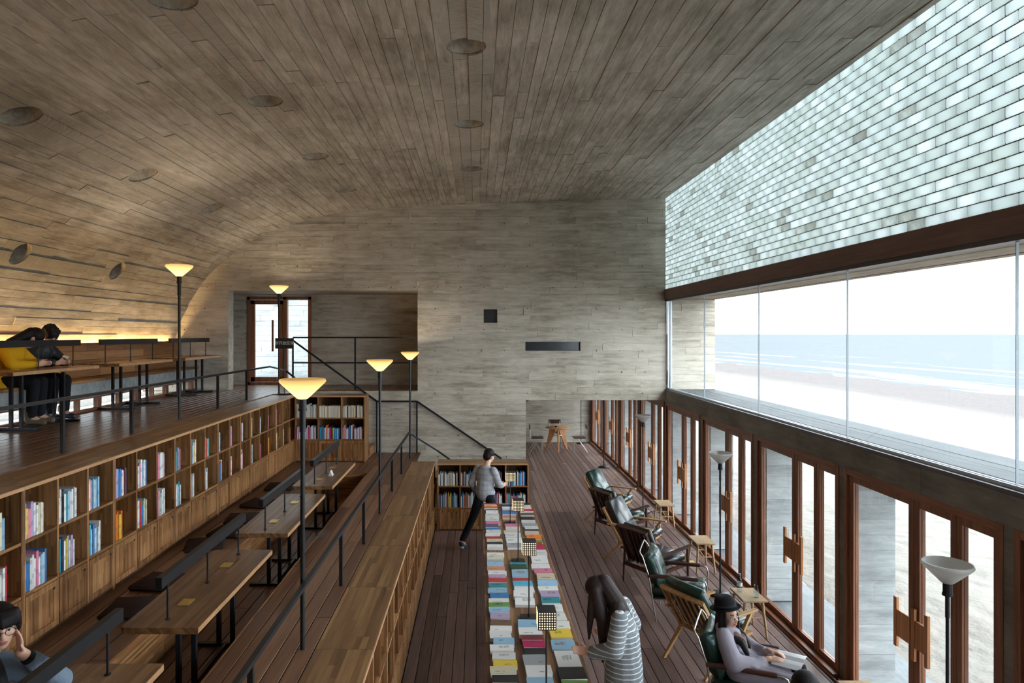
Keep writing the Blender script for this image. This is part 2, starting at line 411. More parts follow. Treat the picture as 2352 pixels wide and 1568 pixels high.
class MB:
    """collects faces, then links them as ONE mesh object"""
    def __init__(self):
        self.v = []; self.f = []; self.mi = []; self.s = []; self.tone = []; self.ct = None
    def add(self, vs, fs, smooth=False, mi=0):
        o = len(self.v)
        self.v.extend([tuple(x) for x in vs])
        self.tone.extend([self.ct if self.ct is not None else 0.0] * len(vs))
        for f in fs:
            self.f.append(tuple(i + o for i in f)); self.mi.append(mi); self.s.append(smooth)
        return self
    def box(self, x0, x1, y0, y1, z0, z1, mi=0):
        return self.add([(x0, y0, z0), (x1, y0, z0), (x1, y1, z0), (x0, y1, z0), (x0, y0, z1), (x1, y0, z1), (x1, y1, z1), (x0, y1, z1)],
                        [(0, 3, 2, 1), (4, 5, 6, 7), (0, 1, 5, 4), (1, 2, 6, 5), (2, 3, 7, 6), (3, 0, 4, 7)], False, mi)
    def cbox(self, x0, x1, y0, y1, z0, z1, b=0.004, mi=0, smooth=False):
        """box with chamfered edges"""
        b = min(b, 0.49 * min(x1 - x0, y1 - y0, z1 - z0))
        vs = []; idx = {}
        for i, (sx, X) in enumerate(((1, x0), (-1, x1))):
            for j, (sy, Y) in enumerate(((1, y0), (-1, y1))):
                for k, (sz, Z) in enumerate(((1, z0), (-1, z1))):
                    for a in range(3):
                        p = [X + sx * b, Y + sy * b, Z + sz * b]
                        p[a] = (X, Y, Z)[a]
                        idx[(i, j, k, a)] = len(vs); vs.append(p)
        F = []
        g = lambda i, j, k, a: idx[(i, j, k, a)]
        F.append((g(0,0,0,0), g(0,0,1,0), g(0,1,1,0), g(0,1,0,0))); F.append((g(1,0,0,0), g(1,1,0,0), g(1,1,1,0), g(1,0,1,0)))
        F.append((g(0,0,0,1), g(1,0,0,1), g(1,0,1,1), g(0,0,1,1))); F.append((g(0,1,0,1), g(0,1,1,1), g(1,1,1,1), g(1,1,0,1)))
        F.append((g(0,0,0,2), g(0,1,0,2), g(1,1,0,2), g(1,0,0,2))); F.append((g(0,0,1,2), g(1,0,1,2), g(1,1,1,2), g(0,1,1,2)))
        for j in (0, 1):
            for k in (0, 1):
                q = (g(0,j,k,1), g(1,j,k,1), g(1,j,k,2), g(0,j,k,2)); F.append(q if (j ^ k) else q[::-1])
        for i in (0, 1):
            for k in (0, 1):
                q = (g(i,0,k,0), g(i,1,k,0), g(i,1,k,2), g(i,0,k,2)); F.append(q[::-1] if (i ^ k) else q)
        for i in (0, 1):
            for j in (0, 1):
                q = (g(i,j,0,0), g(i,j,1,0), g(i,j,1,1), g(i,j,0,1)); F.append(q if (i ^ j) else q[::-1])
        for i in (0, 1):
            for j in (0, 1):
                for k in (0, 1):
                    q = (g(i,j,k,0), g(i,j,k,1), g(i,j,k,2)); F.append(q if (i + j + k) % 2 else q[::-1])
        return self.add(vs, F, smooth, mi)
    def hexa(self, a, b, mi=0):
        """solid between two quads a and b (lists of four points, same order)"""
        return self.add(list(a) + list(b), [(3, 2, 1, 0), (4, 5, 6, 7), (0, 1, 5, 4), (1, 2, 6, 5), (2, 3, 7, 6), (3, 0, 4, 7)], False, mi)
    def bar(self, p, q, w, h, up=(0, 0, 1), w2=None, h2=None, mi=0):
        p = Vector(p); q = Vector(q); d = (q - p).normalized()
        up = Vector(up)
        if abs(d.dot(up)) > 0.98: up = Vector((0, 1, 0)) if abs(d.y) < 0.9 else Vector((1, 0, 0))
        s = d.cross(up).normalized(); u = s.cross(d).normalized()
        w2 = w if w2 is None else w2; h2 = h if h2 is None else h2
        qa = [p + s * (a * w / 2) + u * (b * h / 2) for a, b in ((-1, -1), (1, -1), (1, 1), (-1, 1))]
        qb = [q + s * (a * w2 / 2) + u * (b * h2 / 2) for a, b in ((-1, -1), (1, -1), (1, 1), (-1, 1))]
        return self.hexa(qa, qb, mi)
    def tube(self, pts, r, n=8, mi=0, cap=True, flat=1.0):
        pts = [Vector(p) for p in pts]
        rs = r if isinstance(r, (list, tuple)) else [r] * len(pts)
        vs = []; F = []
        prev = None
        for i, p in enumerate(pts):
            if i == 0: d = pts[1] - p
            elif i == len(pts) - 1: d = p - pts[i - 1]
            else: d = (pts[i + 1] - p).normalized() + (p - pts[i - 1]).normalized()
            d = d.normalized()
            if prev is None:
                a = Vector((0, 0, 1)) if abs(d.z) < 0.9 else Vector((1, 0, 0))
                s = d.cross(a).normalized()
            else:
                s = (prev - d * prev.dot(d)).normalized()
            prev = s
            u = d.cross(s).normalized()
            for k in range(n):
                t = 2 * PI * k / n
                vs.append(p + s * (math.cos(t) * rs[i]) + u * (math.sin(t) * rs[i] * flat))
        for i in range(len(pts) - 1):
            for k in range(n):
                a = i * n + k; b = i * n + (k + 1) % n
                F.append((a, b, b + n, a + n))
        self.add(vs, F, True, mi)
        if cap:
            o = len(vs)
            self.add(vs[:n], [tuple(range(n - 1, -1, -1))], False, mi)
            self.add(vs[-n:], [tuple(range(n))], False, mi)
        return self
    def lathe(self, prof, n=24, c=(0, 0, 0), mi=0, smooth=True):
        vs = []; F = []
        for r, z in prof:
            for k in range(n):
                t = 2 * PI * k / n
                vs.append((c[0] + max(r, 1e-4) * math.cos(t), c[1] + max(r, 1e-4) * math.sin(t), c[2] + z))
        for i in range(len(prof) - 1):
            for k in range(n):
                a = i * n + k; b = i * n + (k + 1) % n
                F.append((a, b, b + n, a + n))
        return self.add(vs, F, smooth, mi)
    def ell(self, c, r, n=14, m=9, rot=None, mi=0):
        R = rot if rot is not None else Matrix.Identity(3)
        vs = []; F = []
        for i in range(m + 1):
            ph = -PI / 2 + PI * i / m
            rr = max(math.cos(ph), 1e-3)
            for k in range(n):
                t = 2 * PI * k / n
                vs.append(Vector(c) + R @ Vector((r[0] * rr * math.cos(t), r[1] * rr * math.sin(t), r[2] * math.sin(ph))))
        for i in range(m):
            for k in range(n):
                a = i * n + k; b = i * n + (k + 1) % n
                F.append((a, b, b + n, a + n))
        F.append(tuple(range(n - 1, -1, -1))); F.append(tuple(range(m * n, m * n + n)))
        return self.add(vs, F, True, mi)
    def cap(self, p, q, r1, r2, n=12):
        """capsule with a taper: one closed rounded limb"""
        p = Vector(p); q = Vector(q); d = q - p
        L = d.length
        if L < 1e-6: return self.ell(p, (r1, r1, r1))
        d = d / L
        a = Vector((0, 0, 1)) if abs(d.z) < 0.9 else Vector((1, 0, 0))
        s = d.cross(a).normalized(); u = d.cross(s).normalized()
        prof = []
        for i in range(5): ang = PI / 2 * (1 - i / 4); prof.append((-r1 * math.sin(ang), r1 * math.cos(ang)))
        for i in range(5): ang = PI / 2 * i / 4; prof.append((L + r2 * math.sin(ang), r2 * math.cos(ang)))
        vs = []; F = []
        for z, r in prof:
            r = max(r, 1e-3)
            for k in range(n):
                t = 2 * PI * k / n
                vs.append(p + d * z + s * (r * math.cos(t)) + u * (r * math.sin(t)))
        for i in range(len(prof) - 1):
            for k in range(n):
                x = i * n + k; y = i * n + (k + 1) % n
                F.append((x, y, y + n, x + n))
        F.append(tuple(range(n - 1, -1, -1))); m = (len(prof) - 1) * n; F.append(tuple(range(m, m + n)))
        return self.add(vs, F, True)
    def chain(self, pr):
        for (p, r1), (q, r2) in zip(pr, pr[1:]): self.cap(p, q, r1, r2)
        return self
    def prism(self, poly, z0, z1, mi=0, axis='z'):
        """extrude a 2-D outline; axis z: (x,y) outline, axis y: (x,z) outline, axis x: (y,z) outline"""
        n = len(poly)
        def P(a, b, c): return {'z': (a, b, c), 'y': (a, c, b), 'x': (c, a, b)}[axis]
        vs = [P(a, b, z0) for a, b in poly] + [P(a, b, z1) for a, b in poly]
        F = [tuple(range(n - 1, -1, -1)), tuple(range(n, 2 * n))] + [(i, (i + 1) % n, (i + 1) % n + n, i + n) for i in range(n)]
        return self.add(vs, F, False, mi)
    def mesh(self, name, mats, fix=True):
        me = bpy.data.meshes.new(name)
        me.from_pydata(self.v, [], self.f)
        for m in (mats if isinstance(mats, (list, tuple)) else [mats]):
            me.materials.append(MATS[m] if isinstance(m, str) else m)
        me.polygons.foreach_set('material_index', self.mi)
        me.polygons.foreach_set('use_smooth', self.s)
        if any(self.tone):
            a = me.attributes.new('tone', 'FLOAT', 'POINT')
            a.data.foreach_set('value', self.tone)
        if fix:
            bm = bmesh.new(); bm.from_mesh(me)
            bmesh.ops.recalc_face_normals(bm, faces=bm.faces)
            bm.to_mesh(me); bm.free()
        me.update()
        return me
    def build(self, name, mats, parent=None, loc=(0, 0, 0), rot=(0, 0, 0), fix=True):
        return put(name, self.mesh(name, mats, fix), parent, loc, rot)

def put(name, me, parent=None, loc=(0, 0, 0), rot=(0, 0, 0), scale=(1, 1, 1)):
    o = bpy.data.objects.new(name, me)
    COL.objects.link(o)
    o.location = loc; o.rotation_euler = rot; o.scale = scale
    if parent is not None: o.parent = parent
    return o
def tag(o, label, cat, group=None, kind=None):
    if label: o['label'] = label
    if cat: o['category'] = cat
    if group: o['group'] = group
    if kind: o['kind'] = kind
    return o
def thing(name, label, cat, loc=(0, 0, 0), rz=0.0, group=None):
    o = bpy.data.objects.new(name, None); COL.objects.link(o)
    o.empty_display_size = 0.1
    o.location = loc; o.rotation_euler = (0, 0, rz)
    return tag(o, label, cat, group)
def struct_empty(name, label, cat='structure', loc=(0, 0, 0)):
    o = bpy.data.objects.new(name, None); COL.objects.link(o)
    o.empty_display_size = 0.1; o.location = loc
    return tag(o, label, cat, None, 'structure')
def dup(root, loc=None, rz=None, label=None, group=None, parent=None):
    c = root.copy(); COL.objects.link(c)
    if parent is not None: c.parent = parent
    if loc is not None: c.location = loc
    if rz is not None: c.rotation_euler = (0, 0, rz)
    if label: c['label'] = label
    if group: c['group'] = group
    for ch in list(root.children): dup(ch, parent=c)
    return c
def eval_mesh(o, name):
    dg = bpy.context.evaluated_depsgraph_get()
    me = bpy.data.meshes.new_from_object(o.evaluated_get(dg))
    me.name = name
    return me
ORD = ['first', 'second', 'third', 'fourth', 'fifth', 'sixth', 'seventh', 'eighth', 'ninth', 'tenth', 'eleventh', 'twelfth', 'thirteenth', 'fourteenth',
       'fifteenth', 'sixteenth', 'seventeenth', 'eighteenth', 'nineteenth', 'twentieth']
def ordw(i):
    if i < 20: return ORD[i]
    if i == 29: return 'thirtieth'
    if i == 39: return 'fortieth'
    return {2: 'twenty', 3: 'thirty', 4: 'forty'}[(i + 1) // 10] + '-' + ORD[(i + 1) % 10 - 1]
# ------------------------------------------------------------------ dimensions (metres; x right, y away from the camera, z up)
WALLX = 3.82          # inner face of the sea-side wall
FARY = 13.87          # face of the far wall
BACKY = -0.9          # wall behind the camera
T1 = 1.25             # lower reading tier
T2 = 2.514            # upper reading tier
GRID = [-1.85 + 2.26 * k for k in range(12)]      # structural grid along the sea side
SHELFX = -3.42        # front of the long bookcase between the tiers
AISLEX = -0.79        # front of the low bookcase along the aisle

def sub_rects(r, holes):
    out = [r]
    for h in holes:
        nxt = []
        for (a, b, c, d) in out:
            if h[0] >= b or h[1] <= a or h[2] >= d or h[3] <= c: nxt.append((a, b, c, d)); continue
            if h[2] > c: nxt.append((a, b, c, h[2]))
            if h[3] < d: nxt.append((a, b, h[3], d))
            c2, d2 = max(c, h[2]), min(d, h[3])
            if h[0] > a: nxt.append((a, h[0], c2, d2))
            if h[1] < b: nxt.append((h[1], b, c2, d2))
        out = nxt
    return out

def board_field(mb, u0, u1, v0, v1, mp, row, seg, holes=(), rng=RNG, gap=0.0045, thick=0.018, amp=0.007, jit=0.012):
    """cast board marks: every board is a slab of its own a few millimetres proud or back. mp(u, v, d) -> point"""
    v = v0; k = 0
    while v < v1 - 0.005:
        vn = min(v1, v + row + rng.uniform(-jit, jit))
        if v1 - vn < row * 0.35: vn = v1
        u = u0 - rng.choice((0.0, 0.5)) * seg - rng.uniform(0, 0.1 * seg) - (0.25 * seg if k % 2 else 0)
        while u < u1 - 0.005:
            un = u + seg * rng.choice((1.0, 1.0, 2.0, 1.5)) * rng.uniform(0.97, 1.03)
            a, b = max(u, u0), min(un, u1)
            if b - a > 0.02:
                d = rng.uniform(-amp, amp); mb.ct = rng.uniform(0.02, 1.0)
                for (ra, rb, rc, rd) in sub_rects((a + gap / 2, b - gap / 2, v + gap / 2, vn - gap / 2), holes):
                    if rb - ra < 0.006 or rd - rc < 0.006: continue
                    q = lambda dd: [mp(ra, rc, dd), mp(rb, rc, dd), mp(rb, rd, dd), mp(ra, rd, dd)]
                    mb.hexa(q(-thick), q(d))
            u = un
        v = vn; k += 1
    mb.ct = 0.5
    return mb

# ---- vaulted ceiling -------------------------------------------------
VP = [(-6.24, 2.94), (-6.21, 3.2), (-6.13, 3.55), (-5.93, 4.11), (-5.55, 4.73), (-5.1, 5.17), (-4.39, 5.64), (-3.5, 5.95), (-2.62, 6.13),
      (-1.73, 6.22), (0.0, 6.30), (1.8, 6.36), (3.84, 6.41)]
def _vault_samples():
    pts = []
    P = [VP[0]] + VP + [VP[-1]]
    for i in range(1, len(P) - 2):
        p0, p1, p2, p3 = (Vector(q) for q in P[i - 1:i + 3])
        for k in range(24):
            t = k / 24
            pts.append(0.5 * ((2 * p1) + (p2 - p0) * t + (2 * p0 - 5 * p1 + 4 * p2 - p3) * t * t + (3 * p1 - p0 - 3 * p2 + p3) * t ** 3))
    pts.append(Vector(VP[-1]))
    return pts
VS = _vault_samples()
VL = [0.0]
for a, b in zip(VS, VS[1:]): VL.append(VL[-1] + (b - a).length)
def vault(s, d=0.0):
    """point on the vault at arc length s, d towards the room"""
    s = min(max(s, 0.0), VL[-1] - 1e-6)
    lo, hi = 0, len(VL) - 1
    while hi - lo > 1:
        m = (lo + hi) // 2
        if VL[m] <= s: lo = m
        else: hi = m
    t = (s - VL[lo]) / (VL[hi] - VL[lo])
    p = VS[lo].lerp(VS[hi], t)
    a = VS[max(lo - 2, 0)]; b = VS[min(hi + 2, len(VS) - 1)]
    tg = (b - a).normalized()
    nrm = Vector((tg.y, -tg.x))       # towards the room
    return p + nrm * d, nrm
def arc_of_x(x):
    for i in range(len(VS) - 1):
        if VS[i].x <= x <= VS[i + 1].x: return VL[i] + (VL[i + 1] - VL[i]) * (x - VS[i].x) / max(1e-6, VS[i + 1].x - VS[i].x)
    return VL[-1]
HOLES = ([(-0.10, y, 0.185) for y in (1.8, 4.05, 6.3, 8.62, 10.95)] + [(-2.30, y, 0.185) for y in (2.9, 5.15, 7.42, 9.72, 11.98)] +
         [(-4.28, y, 0.185) for y in (4.1, 6.40, 8.75, 11.05)] + [(-5.62, y, 0.16) for y in (6.1, 8.40, 10.65)])

def boolean_cut(mb, cutter, name, mats):
    o = mb.build('cut_' + name, mats)
    m = o.modifiers.new('cut', 'BOOLEAN'); m.operation = 'DIFFERENCE'; m.object = cutter; m.solver = 'EXACT'
    me = eval_mesh(o, name)
    old = o.data
    bpy.data.objects.remove(o, do_unlink=True); bpy.data.meshes.remove(old)
    return me

def build_ceiling():
    rng = random.Random(3)
    cut = MB()
    for (x, y, r) in HOLES:
        s = arc_of_x(x); p, n = vault(s)
        c = Vector((p.x, y, p.y)); ax = Vector((n.x, 0, n.y))
        cut.tube([c + ax * 0.1, c - ax * 0.40], r, 40)
    cutter = cut.build('cutter', 'ceiling_concrete')
    y0, y1 = BACKY, FARY
    # structural shell behind the boards
    sh = MB(); sh.ct = 0.4
    N = 70
    ring = [(vault(VL[-1] * i / N, -0.012)[0], vault(VL[-1] * i / N, -0.55)[0]) for i in range(N + 1)]
    poly = [a for a, b in ring] + [b for a, b in ring][::-1]
    vs = [(p.x, y0, p.y) for p in poly] + [(p.x, y1, p.y) for p in poly]
    n = len(poly); F = []
    for i in range(n): F.append((i, (i + 1) % n, (i + 1) % n + n, i + n))
    for i in range(N):
        F.append((i, n - 1 - i, n - 2 - i, i + 1)); F.append((n + i, n + i + 1, 2 * n - 2 - i, 2 * n - 1 - i))
    sh.add(vs, F)
    shell = boolean_cut(sh, cutter, 'ceiling', 'ceiling_concrete')
    near, far = MB(), MB()
    s = 0.0; k = 0
    while s < VL[-1] - 0.02:
        sn = min(VL[-1], s + rng.uniform(0.105, 0.15))
        if VL[-1] - sn < 0.05: sn = VL[-1]
        y = y0 - rng.uniform(0, 2.0)
        while y < y1:
            yn = y + rng.choice((0.9, 1.3, 1.8, 2.4, 2.6)) * rng.uniform(0.95, 1.05)
            a, b = max(y, y0) + 0.002, min(yn, y1) - 0.002
            if b - a > 0.03:
                d = rng.uniform(-0.007, 0.008)
                p0, _ = vault(s + 0.0028, d); p1, _ = vault(sn - 0.0028, d)
                q0, _ = vault(s + 0.0028, -0.02); q1, _ = vault(sn - 0.0028, -0.02)
                hit = False
                for (hx, hy, r) in HOLES:
                    hs = arc_of_x(hx)
                    if hs + r + 0.02 > s and hs - r - 0.02 < sn and hy + r + 0.02 > a and hy - r - 0.02 < b: hit = True
                t = near if hit else far
                t.ct = .45 if hit else rng.uniform(0.02, 1.0)
                t.hexa([(q0.x, a, q0.y), (q1.x, a, q1.y), (q1.x, b, q1.y), (q0.x, b, q0.y)], [(p0.x, a, p0.y), (p1.x, a, p1.y), (p1.x, b, p1.y), (p0.x, b, p0.y)])
            y = yn
        s = sn; k += 1
    nb = boolean_cut(near, cutter, 'boards', 'ceiling_concrete')
    fb = far.mesh('boards_far', 'ceiling_concrete')
    bm = bmesh.new()
    for me in (shell, nb, fb): bm.from_mesh(me)
    out = bpy.data.meshes.new('ceiling'); bm.to_mesh(out); bm.free()
    out.materials.append(MATS['ceiling_concrete'])
    for me in (shell, nb, fb): bpy.data.meshes.remove(me)
    cm = cutter.data
    bpy.data.objects.remove(cutter, do_unlink=True); bpy.data.meshes.remove(cm)
    for p in out.polygons: p.material_index = 0
    o = put('ceiling', out)
    tag(o, 'board-marked concrete vault with round recesses curving down to the bench', 'ceiling', kind='structure')
build_ceiling()

# ---- far wall ---------------------------------------------------------
W_OPEN = (-5.06, -1.21, T2 - 0.02, 4.535)      # opening to the upper corridor
W_DOWN = (0.99, 4.2, -0.1, 2.31)               # opening to the room beyond
W_SQ = (0.133, 0.408, 3.88, 4.155)
W_SLOT = (0.98, 2.10, 3.31, 3.495)
def solid_minus(mb, u0, u1, v0, v1, holes, mp, d0, d1):
    for (a, b, c, d) in sub_rects((u0, u1, v0, v1), holes):
        mb.hexa([mp(a, c, d0), mp(b, c, d0), mp(b, d, d0), mp(a, d, d0)], [mp(a, c, d1), mp(b, c, d1), mp(b, d, d1), mp(a, d, d1)])
def build_far_wall():
    mb = MB(); mb.ct = 0.45
    hs = [W_OPEN, W_DOWN, W_SQ, W_SLOT]
    mp = lambda u, v, d: (u, FARY - d, v)
    solid_minus(mb, -6.6, 3.86, -0.1, 6.9, hs, mp, -0.30, -0.010)
    rng = random.Random(11)
    board_field(mb, -6.4, 3.84, 0.0, 2.43, mp, 0.142, 0.945, hs, rng)
    board_field(mb, -6.4, 3.84, 2.43, 6.5, mp, 0.142, 0.945, hs, rng)
    o = mb.build('wall_far', 'wall_concrete')
    tag(o, 'tall far concrete wall with horizontal board marks and two dark recesses', 'wall', kind='structure')
    m2 = MB(); m2.box(W_SQ[0] - .002, W_SQ[1] + .002, FARY + 0.06, FARY + 0.10, W_SQ[2] - .002, W_SQ[3] + .002)
    m2.build('dark_panel', 'dark_void', o)
    m2 = MB(); m2.box(W_SLOT[0] - .002, W_SLOT[1] + .002, FARY + 0.12, FARY + 0.16, W_SLOT[2] - .002, W_SLOT[3] + .002)
    m2.build('dark_pane', 'dark_glass', o)
    # formwork tie holes
    th = MB()
    z = .30; k = 0
    while z < 6.3:
        x = -6.0 + (.0 if k % 2 else .05)
        while x < 3.75:
            if not any(h[0] - .05 < x < h[1] + .05 and h[2] - .05 < z < h[3] + .05 for h in hs):
                th.tube([(x + rng.uniform(-.01, .01), FARY - .0065, z), (x, FARY - .003, z)], rng.uniform(.008, .013), 8)
            x += .468
        z += .43; k += 1
    th.build('tie_holes', 'dark_concrete', o)['kind'] = 'stuff'
    # broken concrete spots
    for (px, py, w, h) in ((941, 497, .05, .2), (947, 562, .055, .2), (960, 650, .035, .08)):
        x = (px - 1096) * FARY / 1568; z = CAMH - (py - 767) * FARY / 1568
        sp = MB(); sp.ct = 0.9
        for k in range(26):
            a = rng.uniform(-1, 1); b = rng.uniform(-1, 1)
            if a * a + b * b > 1: continue
            r = rng.uniform(.008, .016)
            sp.ell((x + a * w / 2 * (1 - abs(b) * .6), FARY - .010, z + b * h / 2), (r, .010, r * 1.3), 8, 5)
        sp.build('spalled_spot', 'pale_rubble', o)
build_far_wall()

# ---- wall behind the camera, end walls of the far room ----------------
mb = MB(); mb.ct = 0.5
board_field(mb, -6.6, 3.9, 0.0, 6.8, lambda u, v, d: (u, BACKY + d, v), 0.142, 2.4, (), random.Random(5))
mb.box(-6.6, 3.9, BACKY - 0.25, BACKY - 0.01, -0.1, 6.9)
tag(mb.build('wall_near', 'wall_concrete'), 'concrete end wall behind the viewpoint', 'wall', kind='structure')

# ---- corridor behind the upper opening ---------------------------------
def build_corridor():
    Y0, Y1 = FARY + 0.30, 15.36
    rng = random.Random(21)
    DOOR = (-5.17, -3.73, T2, 4.49)
    mb = MB(); mb.ct = 0.4
    mp = lambda u, v, d: (u, Y1 - d, v)
    solid_minus(mb, -6.9, -0.9, T2 - .1, 4.8, [DOOR], mp, -0.25, -0.01)
    board_field(mb, -6.9, -0.9, T2, 4.54, mp, 0.142, 0.945, [DOOR], rng)
    o = mb.build('wall_corridor', 'wall_concrete')
    tag(o, 'concrete wall at the back of the upper corridor', 'wall', kind='structure')
    m = MB(); m.ct = .3
    m.box(-1.2, -0.9, Y0 - .3, Y1, T2 - .2, 4.8); m.box(-6.9, -6.6, Y0, Y1, T2 - .2, 4.8)
    tag(m.build('wall_corridor_ends', 'wall_concrete'), 'concrete end walls closing the upper corridor', 'wall', kind='structure')
    m = MB(); m.ct = .3; m.box(-6.9, -0.9, Y0, Y1 + .25, 4.54, 4.8)
    tag(m.build('ceiling_corridor', 'wall_concrete'), 'low concrete ceiling of the upper corridor', 'ceiling', kind='structure')
    # floor of the corridor
    f = MB(); f.ct = .4; f.box(-6.9, -1.215, FARY + .02, Y1, T2 - .25, T2 - .03)
    fl = f.build('floor_corridor', 'wall_concrete')
    tag(fl, 'dark plank floor of the upper corridor', 'floor', kind='structure')
    x = -6.8; pl = {}
    while x < -1.25:
        k = MB(); k.cbox(0, .127, 0, Y1 - FARY - .02, -.03, 0, .003)
        put('plank', pl.setdefault('m', k.mesh('plank_corridor', 'upper_plank')), fl, (x, FARY + .01, T2)); x += .13
    # glazed timber door
    D = struct_empty('door_1', 'timber framed glass door at the back of the upper corridor', 'door')
    x0, x1, z0, z1 = DOOR
    fr = MB()
    y = Y1 - 0.03
    for a, b, c, d in ((x0, x0 + .07, z0, z1), (x1 - .07, x1, z0, z1), (x0, x1, z1 - .07, z1), (x0, x1, z0, z0 + .06), (-4.36, -4.27, z0, z1)):
        fr.cbox(a, b, y, y + .12, c, d, .004)
    fr.build('frame', 'door_wood', D)
    lf = MB()
    for a, b, c, d in ((x0 + .075, x0 + .17, z0 + .065, z1 - .075), (-4.46, -4.365, z0 + .065, z1 - .075), (x0 + .075, -4.365, z1 - .17, z1 - .075), (x0 + .075, -4.365, z0 + .065, z0 + .17)):
        lf.cbox(a, b, y + .02, y + .08, c, d, .004)
    leaf = lf.build('leaf', 'door_wood', D)
    g = MB(); g.box(x0 + .17, -4.46, y + .045, y + .055, z0 + .17, z1 - .17); g.build('pane', 'pane_glass', leaf)
    h = MB(); h.cbox(-4.60, -4.56, y - .06, y - .02, z0 + .75, z0 + 1.45, .004); h.box(-4.59, -4.57, y - .03, y + .03, z0 + .85, z0 + .88); h.box(-4.59, -4.57, y - .03, y + .03, z0 + 1.32, z0 + 1.35)
    h.build('handle', 'door_wood', leaf)
    g = MB(); g.box(-4.27, x1 - .07, y + .045, y + .055, z0 + .06, z1 - .07); g.build('side_pane', 'pane_glass', D)
    # open court seen through the door
    m = MB(); m.ct = .5
    rng = random.Random(4)
    board_field(m, -8.6, -2.4, T2 - .05, 5.2, lambda u, v, d: (u, 19.0 - d, v), .142, .945, (), rng)
    m.box(-8.6, -2.4, 19.01, 19.3, T2 - .3, 5.2); m.box(-2.4, -2.1, 15.6, 19.3, T2 - .3, 5.2)
    c = m.build('wall_court', 'fin_concrete')
    tag(c, 'daylit concrete wall of the court behind the glass door', 'wall', kind='structure')
    m = MB(); m.cbox(-4.35, -3.55, 18.9, 18.98, T2, T2 + 2.1, .01)
    dd = m.build('door_2', 'handle_wood'); tag(dd, 'reddish timber door in the court beyond', 'door', kind='structure')
    m = MB(); m.ct = .8; m.box(-8.6, -2.1, 15.6, 19.3, T2 - .3, T2 - .02)
    tag(m.build('floor_court', 'deck_concrete'), 'pale floor of the court behind the glass door', 'floor', kind='structure')
build_corridor()

# ---- room beyond the lower opening --------------------------------------
def build_far_room():
    YB = 23.08
    m = MB(); m.ct = .5
    rng = random.Random(9)
    board_field(m, 0.6, 3.9, 0, 2.8, lambda u, v, d: (u, YB - d, v), .155, 1.3, (), rng)
    m.box(0.5, 4.0, YB + .01, YB + .3, -.1, 2.9)
    tag(m.build('wall_room_end', 'wall_concrete'), 'concrete end wall behind the round table', 'wall', kind='structure')
    m = MB(); m.ct = .5
    board_field(m, FARY + .3, YB, 0, 2.8, lambda u, v, d: (0.97 + d, u, v), .155, 1.3, (), rng)
    m.box(0.7, 0.96, FARY + .3, YB + .3, -.1, 2.9)
    tag(m.build('wall_room_side', 'wall_concrete'), 'concrete side wall of the room beyond', 'wall', kind='structure')
    m = MB(); m.ct = .35
    m.box(0.7, 4.0, FARY + .3, YB + .3, 2.62, 2.9)
    m.prism([(0.97, 2.62), (0.97, 2.22), (1.02, 2.22), (1.16, 2.36), (1.16, 2.62)], FARY + .32, FARY + .6, axis='y')
    tag(m.build('ceiling_room', 'beam_concrete'), 'low concrete ceiling over the room beyond', 'ceiling', kind='structure')
build_far_room()

# ---- planked floors -------------------------------------------------------
def planks(parent, x0, x1, y0, y1, z, mat, w=0.13, lens=(2.4, 3.0, 3.6), thick=0.03, rng=RNG, gap=0.007, cache={}):
    n = max(1, round((x1 - x0) / w)); w = (x1 - x0) / n
    for i in range(n):
        y = y0 - (rng.uniform(0, 2.0))
        first = True
        while y < y1 - .01:
            L = rng.choice(lens)
            a, b = max(y, y0), min(y + L, y1)
            if b < y0 + .05: y += L; continue
            if y1 - b < .5: b = y1
            key = (round(w, 4), round(b - a, 2), mat)
            if key not in cache:
                m = MB(); hw = w / 2 - gap / 2; hl = round(b - a, 2) / 2 - gap / 3
                m.cbox(-hw, hw, -hl, hl, -thick, 0, 0.003)
                cache[key] = m.mesh('plank', mat)
            put('plank', cache[key], parent, (x0 + w * (i + .5), (a + b) / 2, z + rng.uniform(-.0012, .0008)))
            y = b if b == y1 else y + L
